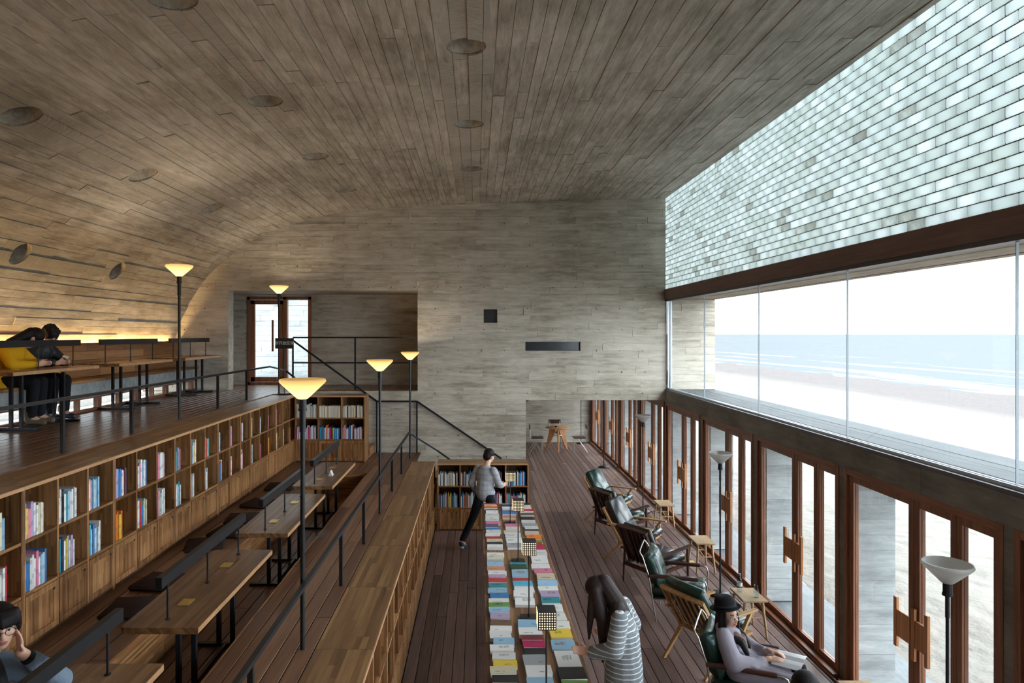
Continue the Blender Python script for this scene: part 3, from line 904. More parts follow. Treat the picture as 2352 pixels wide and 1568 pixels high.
def build_floors():
    rng = random.Random(2)
    m = MB(); m.box(AISLEX - .5, 3.98, BACKY, 23.1, -.2, -.03)
    f = m.build('floor', 'dark_void'); tag(f, 'grey brown timber plank floor of the ground level', 'floor', kind='structure')
    planks(f, AISLEX + .005, WALLX + .02, BACKY, FARY + .15, 0.0, 'floor_plank', lens=(3.2, 3.8, 4.6), rng=rng)
    planks(f, AISLEX + .005 + 13 * (WALLX + .02 - AISLEX - .005) / 36, WALLX + .02, FARY + .15, 23.07, 0.0, 'floor_plank', lens=(3.2, 3.8, 4.6), rng=rng)
    # lower tier: walkway, sitting strip, sunken leg pit
    PX0, PX1, PY1 = -2.71, -1.894, 11.83
    m = MB()
    m.box(-6.3, -1.24, BACKY, FARY, .2, .84); m.box(SHELFX - .46, SHELFX + .01, BACKY, FARY, .8, T1 - .001); m.box(SHELFX, PX0, BACKY, FARY, .8, T1 - .03); m.box(PX1, -1.24, BACKY, FARY, .8, T1 - .03); m.box(PX0, PX1, PY1, FARY, .8, T1 - .03)
    f = m.build('floor_lower_tier', 'tier_plank'); tag(f, 'brown plank floor of the lower reading tier with sunken leg pit', 'floor', kind='structure')
    planks(f, SHELFX, PX0, BACKY, 12.76, T1, 'tier_plank', rng=rng, w=.14)
    planks(f, PX1, -1.24, BACKY, FARY - .02, T1, 'tier_plank', rng=rng)
    planks(f, PX0, PX1, PY1, 12.76, T1, 'tier_plank', rng=rng, w=.14)
    planks(f, -2.1, PX1, 12.76, FARY - .02, T1, 'tier_plank', rng=rng, w=.1)
    planks(f, PX0, PX1, BACKY, PY1, .88, 'tier_plank', rng=rng, w=.136)
    for (a, b, nm) in ((PX0 - .002, PX0 + .015, 'pit_board'), (PX1 - .015, PX1 + .002, 'pit_board')):
        y = BACKY
        while y < PY1:
            k = MB(); k.cbox(a, b, y + .002, min(y + 2.26, PY1) - .002, .88, T1 - .002, .003)
            k.build(nm, 'bamboo_y', f); y += 2.26
    k = MB(); k.cbox(PX0 + .02, PX1 - .02, PY1 - .016, PY1, .88, T1 - .002, .003); k.build('pit_board', 'bamboo_x', f)
    # landing towards the lower stair
    planks(f, -1.238, -1.14, 12.9, FARY - .02, T1, 'tier_plank', rng=rng, w=.1)
    # upper tier
    m = MB(); m.box(-6.3, SHELFX - .46, BACKY, FARY, .9, T2 - .03); m.box(SHELFX - .45, SHELFX, 12.92, FARY, T2 - .3, T2 - .03)
    m.box(-3.75, SHELFX, 12.92, FARY, T1, T2 - .3)
    f = m.build('floor_upper_tier', 'upper_plank'); tag(f, 'dark glossy plank floor of the upper reading tier', 'floor', kind='structure')
    planks(f, -5.75, SHELFX - .45, BACKY, FARY - .0, T2, 'upper_plank', rng=rng, lens=(3.0, 3.6, 4.4))
    planks(f, SHELFX - .448, SHELFX - .0, 12.905, FARY, T2, 'upper_plank', rng=rng, w=.15)
    return PX0, PX1
build_floors()

# ---- stairs along the far wall ---------------------------------------------
def build_stairs():
    S = struct_empty('stair_upper', 'timber stair rising behind the end bookcase to the upper tier', 'stair')
    n = 7; rise = (T2 - T1) / n; run = (3.75 - 2.08) / n
    for i in range(n):
        x1 = -2.08 - i * run
        k = MB(); k.cbox(x1 - run - .02, x1, 13.21, FARY - .01, T1 + .01 if i < 2 else T1 + (i - 1) * rise, T1 + (i + 1) * rise, .005)
        k.build('step', 'bamboo_x', S)
    S = struct_empty('stair_lower', 'timber stair going down behind the low bookcase', 'stair')
    n = 7; rise = T1 / n; run = 1.99 / n
    for i in range(n - 1):
        x0 = -1.14 + i * run
        k = MB(); k.cbox(x0, x0 + run + .02, 13.13, FARY - .01, 0.001, T1 - (i + 1) * rise, .005)
        k.build('step', 'bamboo_x', S)
build_stairs()
# ------------------------------------------------------------------ sea-side wall
SILL = 2.53; LINT = 2.265; SOFF = 4.326; BRK0 = 4.558
def build_sea_wall():
    W = struct_empty('wall_sea', 'sea-side wall of glass bricks over a dark beam', 'wall')
    y0, y1 = BACKY, FARY + .02
    m = MB(); m.ct = .35
    y = y0
    while y < 23.1:
        yn = min(y + 2.26 * 1, 23.1); m.ct = RNG.uniform(.2, .6)
        m.cbox(WALLX, WALLX + .16, y, yn - .001, LINT, SILL - .03, .004); y = yn
    m.build('concrete_lintel', 'beam_concrete', W)
    m = MB(); m.box(WALLX - .004, WALLX + .12, y0, y1, SILL - .03, SILL + .002); m.build('sill_track', 'grey_metal', W)
    m = MB(); m.box(WALLX + .05, WALLX + .062, y0, y1, SILL, SILL + .03); m.box(WALLX + .098, WALLX + .11, y0, y1, SILL, SILL + .03); m.build('glazing_channel', 'white_metal', W)
    m = MB(); m.cbox(WALLX - .02, WALLX + .16, y0, y1, SOFF + .03, BRK0 - .002, .004); m.build('timber_beam', 'brown_fascia', W)
    m = MB(); m.box(WALLX - .0, WALLX + .13, y0, y1, SOFF - .012, SOFF + .03); m.build('head_track', 'grey_metal', W)
    # bricks
    rows = 20; ph = (6.412 - BRK0) / rows; pl = 2.26 / 9; g = .009
    me = MB(); me.cbox(-.058, .058, -pl / 2 + g / 2, pl / 2 - g / 2, -ph / 2 + g / 2, ph / 2 - g / 2, .007)
    bmesh_ = me.mesh('glass_brick', 'brick_glass')
    rng = random.Random(8)
    cells = []
    for r in range(rows):
        off = (pl / 2 if r % 2 else 0)
        y = FARY - .003
        first = True
        while y > BACKY:
            L = pl / 2 if (first and r % 2) else pl
            cells.append((r, y - L / 2, L)); y -= L; first = False
    def in_view(yc): return yc > 4.75
    full = [c for c in cells if in_view(c[1]) and c[2] == pl]
    full.sort(key=lambda c: c[1])
    big = set(full[:300])
    st = MB()
    mo = MB()
    for c in cells:
        r, yc, L = c; z = BRK0 + (r + .5) * ph
        dx = rng.uniform(-.003, .003)
        if c in big:
            put('glass_brick', bmesh_, W, (WALLX + .06 + dx, yc, z))
        else:
            st.ct = rng.uniform(0.001, .999)
            st.cbox(WALLX + .002 + dx, WALLX + .118 + dx, yc - L / 2 + g / 2, yc + L / 2 - g / 2, z - ph / 2 + g / 2, z + ph / 2 - g / 2, .007)
        mo.box(WALLX + .014, WALLX + .106, yc - L / 2 - g / 2, yc - L / 2 + g / 2, z - ph / 2, z + ph / 2)
    for r in range(rows + 1):
        z = BRK0 + r * ph
        mo.box(WALLX + .014, WALLX + .106, BACKY, FARY, z - g / 2, z + g / 2)
    o = st.build('glass_bricks_beyond', 'brick_glass', W); o['kind'] = 'stuff'
    mo.build('mortar_joints', 'mortar', W)
    # panoramic panes
    P = struct_empty('window_1', 'long frameless panoramic window facing the sea', 'window')
    for a, b in zip(GRID, GRID[1:]):
        if a > FARY - .2: break
        a2 = max(a, BACKY); b2 = min(b, FARY - .07)
        if b2 - a2 < .1: continue
        k = MB(); k.box(WALLX + .072, WALLX + .088, a2 + .004, b2 - .004, SILL, SOFF - .01); k.build('pane', 'pane_glass', P)
        k = MB(); k.box(WALLX + .070, WALLX + .090, b2 - .003, b2 + .003, SILL, SOFF - .01); k.build('glass_joint', 'joint_grey', P)
    k = MB(); k.box(WALLX + .04, WALLX + .06, FARY - .06, FARY - .01, SILL, SOFF); k.box(WALLX + .10, WALLX + .12, FARY - .06, FARY - .01, SILL, SOFF); k.build('end_channel', 'white_metal', P)
build_sea_wall()

# ---- glazed timber doors under the window
def door_parts(D):
    L = 2.26
    fx0, fx1 = WALLX + .01, WALLX + .13
    f = MB()
    f.cbox(fx0, fx1, .05, .11, .0, LINT, .004); f.cbox(fx0, fx1, 2.15, 2.21, .0, LINT, .004)
    f.build('jamb', 'door_wood', D)
    f = MB(); f.cbox(fx0, fx1, .11, 2.15, LINT - .065, LINT, .004); f.build('head', 'door_wood_y', D)
    f = MB(); f.cbox(fx0 - .06, fx1, .05, 2.21, 0.0, .045, .004); f.build('threshold', 'door_wood_y', D)
    f = MB(); f.box(fx0 - .075, fx0 - .06, .0, 2.26, .0, .022); f.build('floor_track', 'door_wood_y', D)
    lx0, lx1 = WALLX + .035, WALLX + .095
    zb, zt = .047, LINT - .067
    def leaf(name, a, b, s, gp, hdl=None):
        k = MB()
        k.cbox(lx0, lx1, a, a + s, zb, zt, .004); k.cbox(lx0, lx1, b - s, b, zb, zt, .004)
        k.cbox(lx0, lx1, a + s, b - s, zt - .07, zt, .004); k.cbox(lx0, lx1, a + s, b - s, zb, zb + .06, .004)
        lf = k.build(name, 'door_wood', D)
        k = MB(); k.box(lx0 + .02, lx0 + .03, a + s, b - s, zb + .06, zt - .07); k.build('pane', 'pane_glass', lf)
        if hdl:
            xa, xb = lx0 - .032, lx0 - .002
            k = MB()
            if hdl > 0:   # leaf on the far side of the meeting stiles
                k.cbox(xa, xb, a + .20, a + .243, .80, 1.25, .003)
                k.cbox(xa + .006, xb, a + .02, a + .108, .90, 1.14, .003); k.cbox(xa + .006, xb, a + .110, a + .20, .90, 1.14, .003)
            else:
                k.cbox(xa, xb, b - .05, b - .002, .78, 1.24, .003); k.cbox(xa, xb, b - .223, b - .18, .80, 1.25, .003)
                k.cbox(xa + .006, xb, b - .18, b - .118, .90, 1.14, .003); k.cbox(xa + .006, xb, b - .116, b - .05, .90, 1.14, .003)
            k.build('handle', 'handle_wood', lf)
    leaf('leaf', 1.10, 2.145, .075, None, 1)
    leaf('leaf', .565, 1.095, .07, None, -1)
    leaf('side_light', .115, .56, .055, None)
def build_doors():
    proto = None; n = 3
    for k, a in enumerate(GRID[:-1]):
        if a < -0.5 or a > 22.6: continue
        beyond = a > FARY
        lab = ('glazed timber doors with slatted wooden handles, ' +
               (f'{ORD[k - 1]} bay of the sea side' if not beyond else f'{ORD[k - 7]} bay beyond the far wall'))
        if proto is None:
            proto = struct_empty(f'door_{n}', lab, 'door', (0, a, 0)); door_parts(proto)
        else:
            d = dup(proto, (0, a, 0), label=lab); d.name = f'door_{n}'
        n += 1
    # concrete posts between the door bays, fins outside
    P = struct_empty('trim_1', 'slim concrete posts between the timber door bays', 'post')
    for k, a in enumerate(GRID):
        if a < -.6 or abs(a - FARY) < .3: continue
        m = MB(); m.ct = .4; m.box(WALLX + .02, WALLX + .16, a - .047, a + .047, 0, LINT); m.build('post', 'beam_concrete', P)
    F = struct_empty('trim_2', 'board-marked concrete fins standing outside the doors', 'fin')
    rng = random.Random(6)
    for a in GRID:
        m = MB(); m.ct = .5
        board_field(m, WALLX + .16, 4.37, -.02, LINT, lambda u, v, d: (u, a - .06 - d, v), .155, 1.6, (), rng, amp=.003)
        m.box(WALLX + .16, 4.37, a - .055, a + .06, -.02, LINT); m.build('fin', 'fin_concrete', F)
    m = MB(); m.ct = .6
    y = BACKY
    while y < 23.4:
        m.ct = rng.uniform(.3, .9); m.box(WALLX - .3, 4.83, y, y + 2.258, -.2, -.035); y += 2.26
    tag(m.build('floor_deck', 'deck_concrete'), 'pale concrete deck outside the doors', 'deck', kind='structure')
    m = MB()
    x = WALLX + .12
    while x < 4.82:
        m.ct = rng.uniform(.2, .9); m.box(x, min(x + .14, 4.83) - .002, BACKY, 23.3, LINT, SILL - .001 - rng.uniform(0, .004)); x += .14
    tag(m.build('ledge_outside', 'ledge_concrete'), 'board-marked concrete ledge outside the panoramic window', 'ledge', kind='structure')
    m = MB(); x = WALLX + .16
    while x < 4.84:
        m.ct = rng.uniform(.2, .9); m.box(x, min(x + .14, 4.85) - .002, BACKY, FARY + .5, SOFF + .02 + rng.uniform(0, .006), SOFF + .26); x += .14
    tag(m.build('ceiling_soffit', 'soffit_concrete'), 'concrete soffit projecting over the ledge outside', 'soffit', kind='structure')
    m = MB(); m.ct = .5
    board_field(m, WALLX + .125, 4.83, SILL, SOFF + .02, lambda u, v, d: (u, FARY - .02 - d, v), .142, 1.4, (), rng)
    m.box(WALLX + .125, 4.83, FARY - .01, FARY + .3, SILL, SOFF + .02)
    tag(m.build('wall_window_end', 'wall_concrete'), 'concrete cheek wall closing the end of the ledge outside', 'wall', kind='structure')
build_doors()

# ---- beach and sea
def build_outside():
    rng = random.Random(12)
    # sand rises and falls a little, slopes to the water
    xs = [4.83 + .35 * i for i in range(16)] + [10.6 + 1.2 * i for i in range(26)]
    ys = [-20 + 1.6 * i for i in range(6)] + [-10 + .5 * i for i in range(70)] + [25.5 + 4.5 * i for i in range(60)] + [300 + 60 * i for i in range(12)]
    def h(x, y):
        b = -.12 - .0185 * max(0, x - 6)
        b += .05 * math.sin(.7 * y + 1.3 * math.sin(.5 * x)) * math.exp(-abs(y - 8) / 60) + .035 * math.sin(2.1 * y + x)
        return b + rng.uniform(-.03, .03) * (1 if x < 12 else .4)
    vs = []; F = []
    for x in xs:
        for y in ys: vs.append((x, y, h(x, y)))
    n = len(ys)
    for i in range(len(xs) - 1):
        for j in range(n - 1): F.append((i * n + j, (i + 1) * n + j, (i + 1) * n + j + 1, i * n + j + 1))
    m = MB(); m.add(vs, F, True)
    tag(m.build('ground_sand', 'sand'), 'pale rippled beach sand sloping to the water', 'sand', kind='stuff')
    m = MB(); m.add([(33, -60, -.70), (9000, -60, -.70), (9000, 12000, -.70), (33, 12000, -.70)], [(0, 1, 2, 3)])
    tag(m.build('sea', 'sea_water'), 'calm hazy sea with low surf reaching the horizon', 'sea', kind='stuff')
    m = MB(); m.box(-40, -6.3, -20, 60, 1.9, T2 - .12)
    tag(m.build('ground_landside', 'sand'), 'pale ground outside the low bench windows', 'ground', kind='structure')
build_outside()

# ---- bench, low windows and light cove of the upper tier ------------------
def build_bench():
    B = struct_empty('trim_3', 'concrete bench upstand under the timber seat', 'bench')
    m = MB(); m.ct = .55; m.box(-6.4, -5.70, BACKY, FARY, T2 + .21, T2 + .43); m.build('upstand', 'fin_concrete', B)
    b = thing('bench', 'long built-in timber bench along the vault on the upper tier', 'bench')
    rng = random.Random(15)
    y = BACKY + .0
    i = 0
    while y < FARY - .02:
        yn = min(y + 2.26, FARY - .01)
        k = MB(); k.cbox(-6.05, -5.65, y + .002, yn - .002, T2 + .432, T2 + .475, .005); k.build('seat_board', 'bench_wood', b)
        y = yn
    # backrest of horizontal boards, leaning back a little
    for r in range(4):
        z0 = T2 + .49 + r * .128; z1 = z0 + .125
        xa = -5.985 - .008 * r
        y = BACKY - rng.uniform(0, 1.0)
        while y < FARY - .02:
            yn = y + rng.choice((1.1, 1.5, 1.9))
            a, c = max(y, BACKY), min(yn, FARY - .01)
            if c - a > .05:
                k = MB(); k.cbox(xa - .03, xa + rng.uniform(-.001, .001), a + .001, c - .001, z0, z1, .003); k.build('back_board', 'bench_wood', b)
            y = yn
    k = MB(); k.box(-6.055, -6.045, BACKY, FARY - .01, T2 + .43, T2 + 1.0); k.build('light_block_sheet', 'bench_wood', b)  # added unseen sheet, stops the cove light showing between the back boards
    # cove lighting behind the backrest
    k = MB(); k.box(-6.12, -6.09, 1.0, FARY - .3, T2 + .90, T2 + .915)
    s = k.build('cove_light', 'led_strip'); tag(s, 'warm light strip hidden behind the bench backrest', 'light')
    # low windows at floor level
    Wn = struct_empty('window_2', 'low strip of timber framed windows under the bench', 'window')
    z0, z1 = T2 - .03, T2 + .21
    k = MB(); k.cbox(-5.80, -5.74, BACKY, FARY, z0, T2 + .035, .003); k.cbox(-5.80, -5.74, BACKY, FARY, z1 - .03, z1, .003); k.build('rail', 'door_wood_y', Wn)
    y = FARY - .05; i = 0
    while y > BACKY:
        w = .10 if i % 2 == 0 else .045
        k = MB(); k.cbox(-5.81, -5.735, y - w, y, T2 + .03, z1 - .028, .003); k.build('mullion', 'door_wood', Wn)
        k = MB(); k.box(-5.772, -5.764, y - .565, y - w, T2 + .034, z1 - .03); k.build('pane', 'pane_glass', Wn)
        y -= .565; i += 1
build_bench()
# ------------------------------------------------------------------ bookcases
CASE_H = 1.25; CASE_D = 0.445
SH1, SH2 = 0.43, 0.835          # top of the cupboards, middle shelf
TH = .024
def case_parts(C, n, W, top=True):
    """n columns; local x along the front, front faces -y, z up"""
    p = W / n
    for x in (0.0, W - TH):
        k = MB(); k.cbox(x, x + TH, .0, CASE_D, 0, CASE_H - .03, .002); k.build('side_panel', 'bamboo_z', C)
    for i in range(1, n):
        k = MB(); k.cbox(i * p - TH / 2, i * p + TH / 2, .004, CASE_D - .02, .03, CASE_H - .03, .002); k.build('divider', 'bamboo_z', C)
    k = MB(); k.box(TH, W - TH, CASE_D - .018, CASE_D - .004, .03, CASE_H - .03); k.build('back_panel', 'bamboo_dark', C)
    for z in (SH1, SH2):
        for i in range(n):
            a = TH if i == 0 else i * p + TH / 2; b = W - TH if i == n - 1 else (i + 1) * p - TH / 2
            k = MB(); k.cbox(a, b, .003, CASE_D - .018, z - TH, z, .002); k.build('shelf', 'bamboo_x', C)
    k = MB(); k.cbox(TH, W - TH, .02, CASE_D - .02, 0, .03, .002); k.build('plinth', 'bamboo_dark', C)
    if top:
        k = MB(); k.cbox(0.001, W - .001, -.002, CASE_D, CASE_H - .03, CASE_H, .002)
        t = k.build('top_board', 'top_panel', C)
        k = MB(); k.box(0.001, W - .001, -.005, -.002, CASE_H - .029, CASE_H - .002); k.build('edge_strip', 'bamboo_edge', t)
    for i in range(n):
        a = (TH if i == 0 else i * p + TH / 2) + .002; b = (W - TH if i == n - 1 else (i + 1) * p - TH / 2) - .002
        z0, z1 = .034, SH1 - TH - .003
        k = MB(); s = .05
        k.cbox(a, b, -.001, .014, z0, z0 + s, .002); k.cbox(a, b, -.001, .014, z1 - s, z1, .002)
        k.cbox(a, a + s, -.001, .014, z0 + s, z1 - s, .002); k.cbox(b - s, b, -.001, .014, z0 + s, z1 - s, .002)
        d = k.build('door', 'bamboo_z', C)
        k = MB(); k.cbox(a + s, b - s, .002, .012, z0 + s, z1 - s, .006); k.build('panel', 'bamboo_z', d)
        k = MB(); k.tube([(b - .045, -.003, z1 - .055), (b - .045, .003, z1 - .055)], .011, 12); k.build('finger_hole', 'dark_void', d)
CASES = {}
def add_case(name, n, W, loc, rz, label, group):
    key = (n, round(W, 4))
    if key not in CASES:
        c = thing(name, label, 'bookcase', loc, rz, group); case_parts(c, n, W); CASES[key] = c
    else: c = dup(CASES[key], loc, rz, label, group)
    return c
LONG = []; AISLE = []
WU = 1.2918
for i in range(7):
    y = 5.148 - 2 * WU + WU * i
    LONG.append(add_case('bookcase', 3, WU, (SHELFX, y, T1), PI / 2, f'long stepped bookcase below the upper tier, {ORD[i]} unit from the front', 'units of the long stepped bookcase'))
LONG_END = 5.148 + WU * 5
LONG.append(add_case('bookcase', 3, WU, (SHELFX, LONG_END, T1), PI / 2, 'long stepped bookcase below the upper tier, last unit by the end bookcase', 'units of the long stepped bookcase'))
WA = 1.276
for i in range(8):
    y = 12.86 - WA * (8 - i)
    AISLE.append(add_case('bookcase', 3, WA, (AISLEX, y, 0), PI / 2, f'low bookcase along the aisle floor, {ORD[i]} unit from the front', 'units of the aisle bookcase'))
END1 = add_case('bookcase', 3, 1.32, (SHELFX + .001, 12.77, T1), 0, 'bookcase facing the tables at the end of the lower tier', None)
END0 = add_case('bookcase', 4, 1.70, (AISLEX + .045, 12.66, 0), 0, 'wide low bookcase at the far end of the display table', None)
k = MB(); k.cbox(AISLEX + .001, AISLEX + .043, 12.665, 13.1, 0, CASE_H, .002); k.build('filler_panel', 'bamboo_z', END0)

# ------------------------------------------------------------------ reading tables with bar lamps
def reading_table_parts(T):
    """local y along the table, origin on the floor under its middle"""
    W, L, H, t = .55, 1.74, .71, .045
    k = MB()
    hw, hl = W / 2, L / 2
    k.prism([(-hw, -hl + .02), (-hw + .03, -hl), (hw, -hl), (hw, hl), (-hw + .03, hl), (-hw, hl - .02)], H - t, H)
    top = k.build('tabletop', 'table_wood', T)
    k = MB(); k.box(hw, hw + .002, -hl + .004, hl - .004, H - t + .004, H - .004); k.build('edge_strip', 'bamboo_edge', top)
    for y in (-.41, .41):
        for x in (-.06, .06):
            k = MB(); k.bar((x, y, .03), (x, y, H - t), .035, .035); k.build('post', 'black_metal', T)
        k = MB(); k.box(-.27, .27, y - .02, y + .02, 0, .03); k.build('foot', 'black_metal', T)
        k = MB(); k.box(-.14, .14, y - .03, y + .03, H - t - .012, H - t); k.build('bracket', 'black_metal', T)
    k = MB(); k.box(-.015, .015, -.39, .39, .002, .028); k.build('stretcher', 'black_metal', T)
    for y in (-.73, 0.0, .73):
        k = MB(); k.tube([(0, y, H), (0, y, H + .275)], .008, 8); k.tube([(0, y, H), (0, y, H + .006)], .02, 10); k.build('lamp_post', 'black_metal', T)
    k = MB(); k.cbox(-.024, .024, -hl, hl, H + .27, H + .35, .002); k.build('lamp_bar', 'black_metal', T)
    for y in (-.42, .42):
        k = MB(); k.cbox(-.045, .045, y - .065, y + .065, H, H + .006, .002); pl = k.build('outlet_plate', 'brass', T)
        k = MB(); k.tube([(.02, y + .02, H + .006), (.02, y + .02, H + .010)], .008, 8); k.build('knob', 'brass', pl)
TAB = []
RT = thing('reading_table', 'timber reading table with black bar lamp on the lower tier, at the lower edge', 'table', (-2.235, 3.40, .88), 0, 'reading tables')
reading_table_parts(RT); TAB.append(RT)
for y, w in ((5.66, 'nearest whole one'), (7.93, 'middle one'), (10.11, 'beside the end bookcase')):
    TAB.append(dup(RT, (-2.235, y, .88), 0, f'timber reading table with bar lamp on the lower tier, {w}'))
for y, w in ((6.47, 'hidden at the frame edge'), (8.48, 'with two people leaning over it'), (10.735, 'standing empty in the middle'), (12.97, 'closest to the far wall')):
    if y > 7: TAB.append(dup(RT, (-5.45, y, T2), 0, f'timber reading table with bar lamp on the upper tier, {w}'))
# small card on the farthest lower table
c = MB(); c.prism([(-.03, 0), (.03, 0), (0, .075)], -.05, .05, axis='y')
tag(c.build('card_stand', 'white_plastic', None, (-2.13, 9.95, .88 + .711)), 'small folded paper card on the far lower table', 'card')

# seat cushions
cm = MB(); cm.cbox(-.21, .21, -.21, .21, 0, .05, .022, smooth=True)
CM = cm.mesh('seat_cushion', 'cushion_fabric')
for i, (x, y, r) in enumerate(((-3.0, 5.93, .1), (-3.04, 6.55, -.12), (-3.08, 7.72, .3), (-2.98, 8.22, -.1), (-3.02, 8.80, .15), (-3.05, 9.58, -.2), (-3.08, 10.65, .1))):
    o = put('seat_cushion', CM, None, (x, y, T1 + .001), (0, 0, r))
    tag(o, f'dark brown square cushion on the tier floor, {ORD[i]} from the front', 'cushion', 'floor cushions of the lower tier')

# ------------------------------------------------------------------ railings
def rail_run(name, label, X, z, ys, y_end, extra):
    R = thing(name, label, 'railing', (0, 0, 0))
    for y in ys:
        k = MB(); k.bar((X, y, z), (X, y, z + .505), .032, .032); k.build('post', 'black_metal', R)
    k = MB(); k.bar((X, ys[0] - 1.3, z + .515), (X, y_end, z + .515), .036, .03); k.build('handrail', 'black_metal', R)
    for a, b, l in extra:
        k = MB(); k.bar(a, b, .03, .03); tag(k.build('stair_handrail', 'black_metal'), l, 'railing')
    return R
YS = [2.62, 3.92, 6.52, 7.82, 10.42, 11.72]
RX1 = -1.30; RX2 = -3.98
rail_run('railing', 'low black steel railing along the lower tier walkway', RX1, T1, YS, 13.02, [((RX1, 13.02, T1 + .515), (-.76, 13.15, 1.40), 'short black handrail piece turning behind the low bookcase'), ((-.76, 13.15, 1.40), (.35, 13.15, .62), 'sloping black handrail on the open side of the lower stair')])
rail_run('railing', 'low black steel railing along the upper tier edge', RX2 + .02, T2, YS, 13.02, [((RX2 + .02, 13.02, T2 + .515), (-3.72, 13.26, T2 + .43), 'short black handrail piece turning behind the end bookcase'), ((-3.72, 13.26, T2 + .43), (-2.25, 13.26, T1 + .50), 'sloping black handrail above the end bookcase')])
R = thing('railing', 'black handrail along the far wall beside the stairs', 'railing')
yw = FARY - .06
hr = [(-3.74, yw, CAMH - .12), (-2.03, yw, T1 + 1.04), (-1.22, yw, T1 + 1.04), (.48, yw, 1.14), (.48, yw, .62)]
for a, b in zip(hr, hr[1:]):
    k = MB(); k.bar(a, b, .03, .035); k.build('handrail', 'black_metal', R)
k = MB(); k.bar((-2.03, yw, T1), (-2.03, yw, T1 + 1.03), .03, .03); k.build('post', 'black_metal', R)
k = MB(); k.bar((-1.22, yw, T1), (-1.22, yw, T1 + 1.03), .03, .03); k.build('post', 'black_metal', R)
k = MB(); k.bar((.48, yw, .18), (.48, yw, .65), .03, .03); k.build('post', 'black_metal', R)
R = thing('railing', 'black guard rail across the opening of the upper corridor', 'railing')
yg = FARY + .06
for z in (CAMH - .07, CAMH - .585):
    k = MB(); k.bar((-3.76, yg, z), (-1.215, yg, z), .03, .03); k.build('rail', 'black_metal', R)
for x in (-3.76, -2.49):
    k = MB(); k.bar((x, yg, T2), (x, yg, CAMH - .08), .03, .03); k.build('post', 'black_metal', R)

# ------------------------------------------------------------------ torch lamps
def shade_mesh(R, H, r0, mat):
    k = MB()
    prof = [(r0, 0), (r0 + .01, .004), (R - .012, H - .035), (R, H - .02), (R - .003, H - .004), (R - .012, H), (R - .018, H - .012), (r0 + .006, .012), (r0 * .3, .010)]
    return k.lathe(prof, 40).mesh('lamp_shade', mat)
def torch(label, loc, lit, H=2.06, base=False, group=None, R=.176):
    T = thing('torch_lamp', label, 'lamp', loc, 0, group)
    sh = H - .155
    k = MB(); k.tube([(0, 0, .002), (0, 0, sh - .22)], .018 if not base else .012, 12); k.build('pole', 'black_metal', T)
    k = MB(); k.tube([(0, 0, sh - .25), (0, 0, sh - .09)], .024 if not base else .015, 12); k.tube([(0, 0, sh - .09), (0, 0, sh - .07)], .034, 12); k.tube([(0, 0, sh - .07), (0, 0, sh + .006)], .03, 12)
    k.build('socket', 'black_metal', T)
    if base:
        k = MB(); k.lathe([(.001, 0), (.14, 0), (.145, .006), (.145, .018), (.135, .028), (.02, .034), (.001, .034)], 36); k.build('base', 'black_metal', T)
        k = MB(); k.tube([(.1, .02, .012), (.16, .05, .008), (.2, .0, .008), (.24, .07, .008), (.28, .02, .008), (.3, .06, .008)], .005, 6); k.build('cable', 'rubber', T)
    put('shade', SHADES[(lit, R)], T, (0, 0, sh))
    k = MB(); k.ell((0, 0, sh + .055), (.024, .024, .036), 12, 8); k.build('bulb', 'bulb_lit' if lit else 'white_plastic', T)
    if lit:
        L = bpy.data.lights.new('lamp_light', 'POINT'); L.energy = 28.0; L.color = (1.0, .82, .60); L.shadow_soft_size = .05
        lo = bpy.data.objects.new('lamp_light', L); COL.objects.link(lo); lo.parent = T; lo.location = (0, 0, sh + .075)
    return T
SHADES = {(True, .176): shade_mesh(.176, .155, .03, 'lit_shade'), (False, .165): shade_mesh(.165, .15, .03, 'frosted_shade')}
for (x, y, z, w) in ((RX2, 9.12, T2, 'on the upper tier railing, before the bench'), (RX2 + .2, 13.02, T2, 'on the upper tier railing, before the glass door'),
                     (RX1 - .03, 5.20, T1, 'on the lower tier railing, nearest and largest'), (RX1, 9.12, T1, 'on the lower tier railing, middle one'), (RX1 + .01, 13.12, T1, 'on the lower tier railing, by the lower stair')):
    torch('lit amber glass torch lamp ' + w, (x, y, z), True, group='lit torch lamps')
for (x, y, w) in ((3.41, 4.95, 'nearest, in the bottom corner'), (3.40, 9.55, 'beside the stool with the bottles'), (3.40, 14.0, 'behind the row of armchairs'), (3.47, 18.7, 'cut off by the far lintel'), (3.46, 22.75, 'beside the round table')):
    torch('unlit white glass floor lamp by the sea doors, ' + w, (x, y, 0), False, 2.0, True, 'unlit floor lamps', R=.165)

# sign on a thin stand
S = thing('sign_stand', 'black notice board on a thin stand before the glass door', 'sign', (-3.66, 12.96, T2))
k = MB(); k.tube([(0, 0, 0), (0, 0, .93)], .008, 8); k.build('pole', 'black_metal', S)
k = MB(); k.lathe([(.001, 0), (.13, 0), (.13, .012), (.001, .014)], 24); k.build('base', 'black_metal', S)
k = MB(); k.cbox(-.17, .18, -.02, -.008, .86, 1.06, .003); bd = k.build('board', 'lamp_black', S)
tx = bpy.data.curves.new('lettering', 'FONT'); tx.body = '非开放区域'; tx.size = .074; tx.align_x = 'CENTER'; tx.align_y = 'CENTER'; tx.extrude = .001
to = bpy.data.objects.new('lettering_src', tx); COL.objects.link(to)
bpy.context.view_layer.update()
tm = eval_mesh(to, 'lettering'); bpy.data.objects.remove(to, do_unlink=True)
tm.materials.clear(); tm.materials.append(MATS['white_plastic'])
put('lettering', tm, bd, (.005, -.022, .96), (PI / 2, 0, 0))

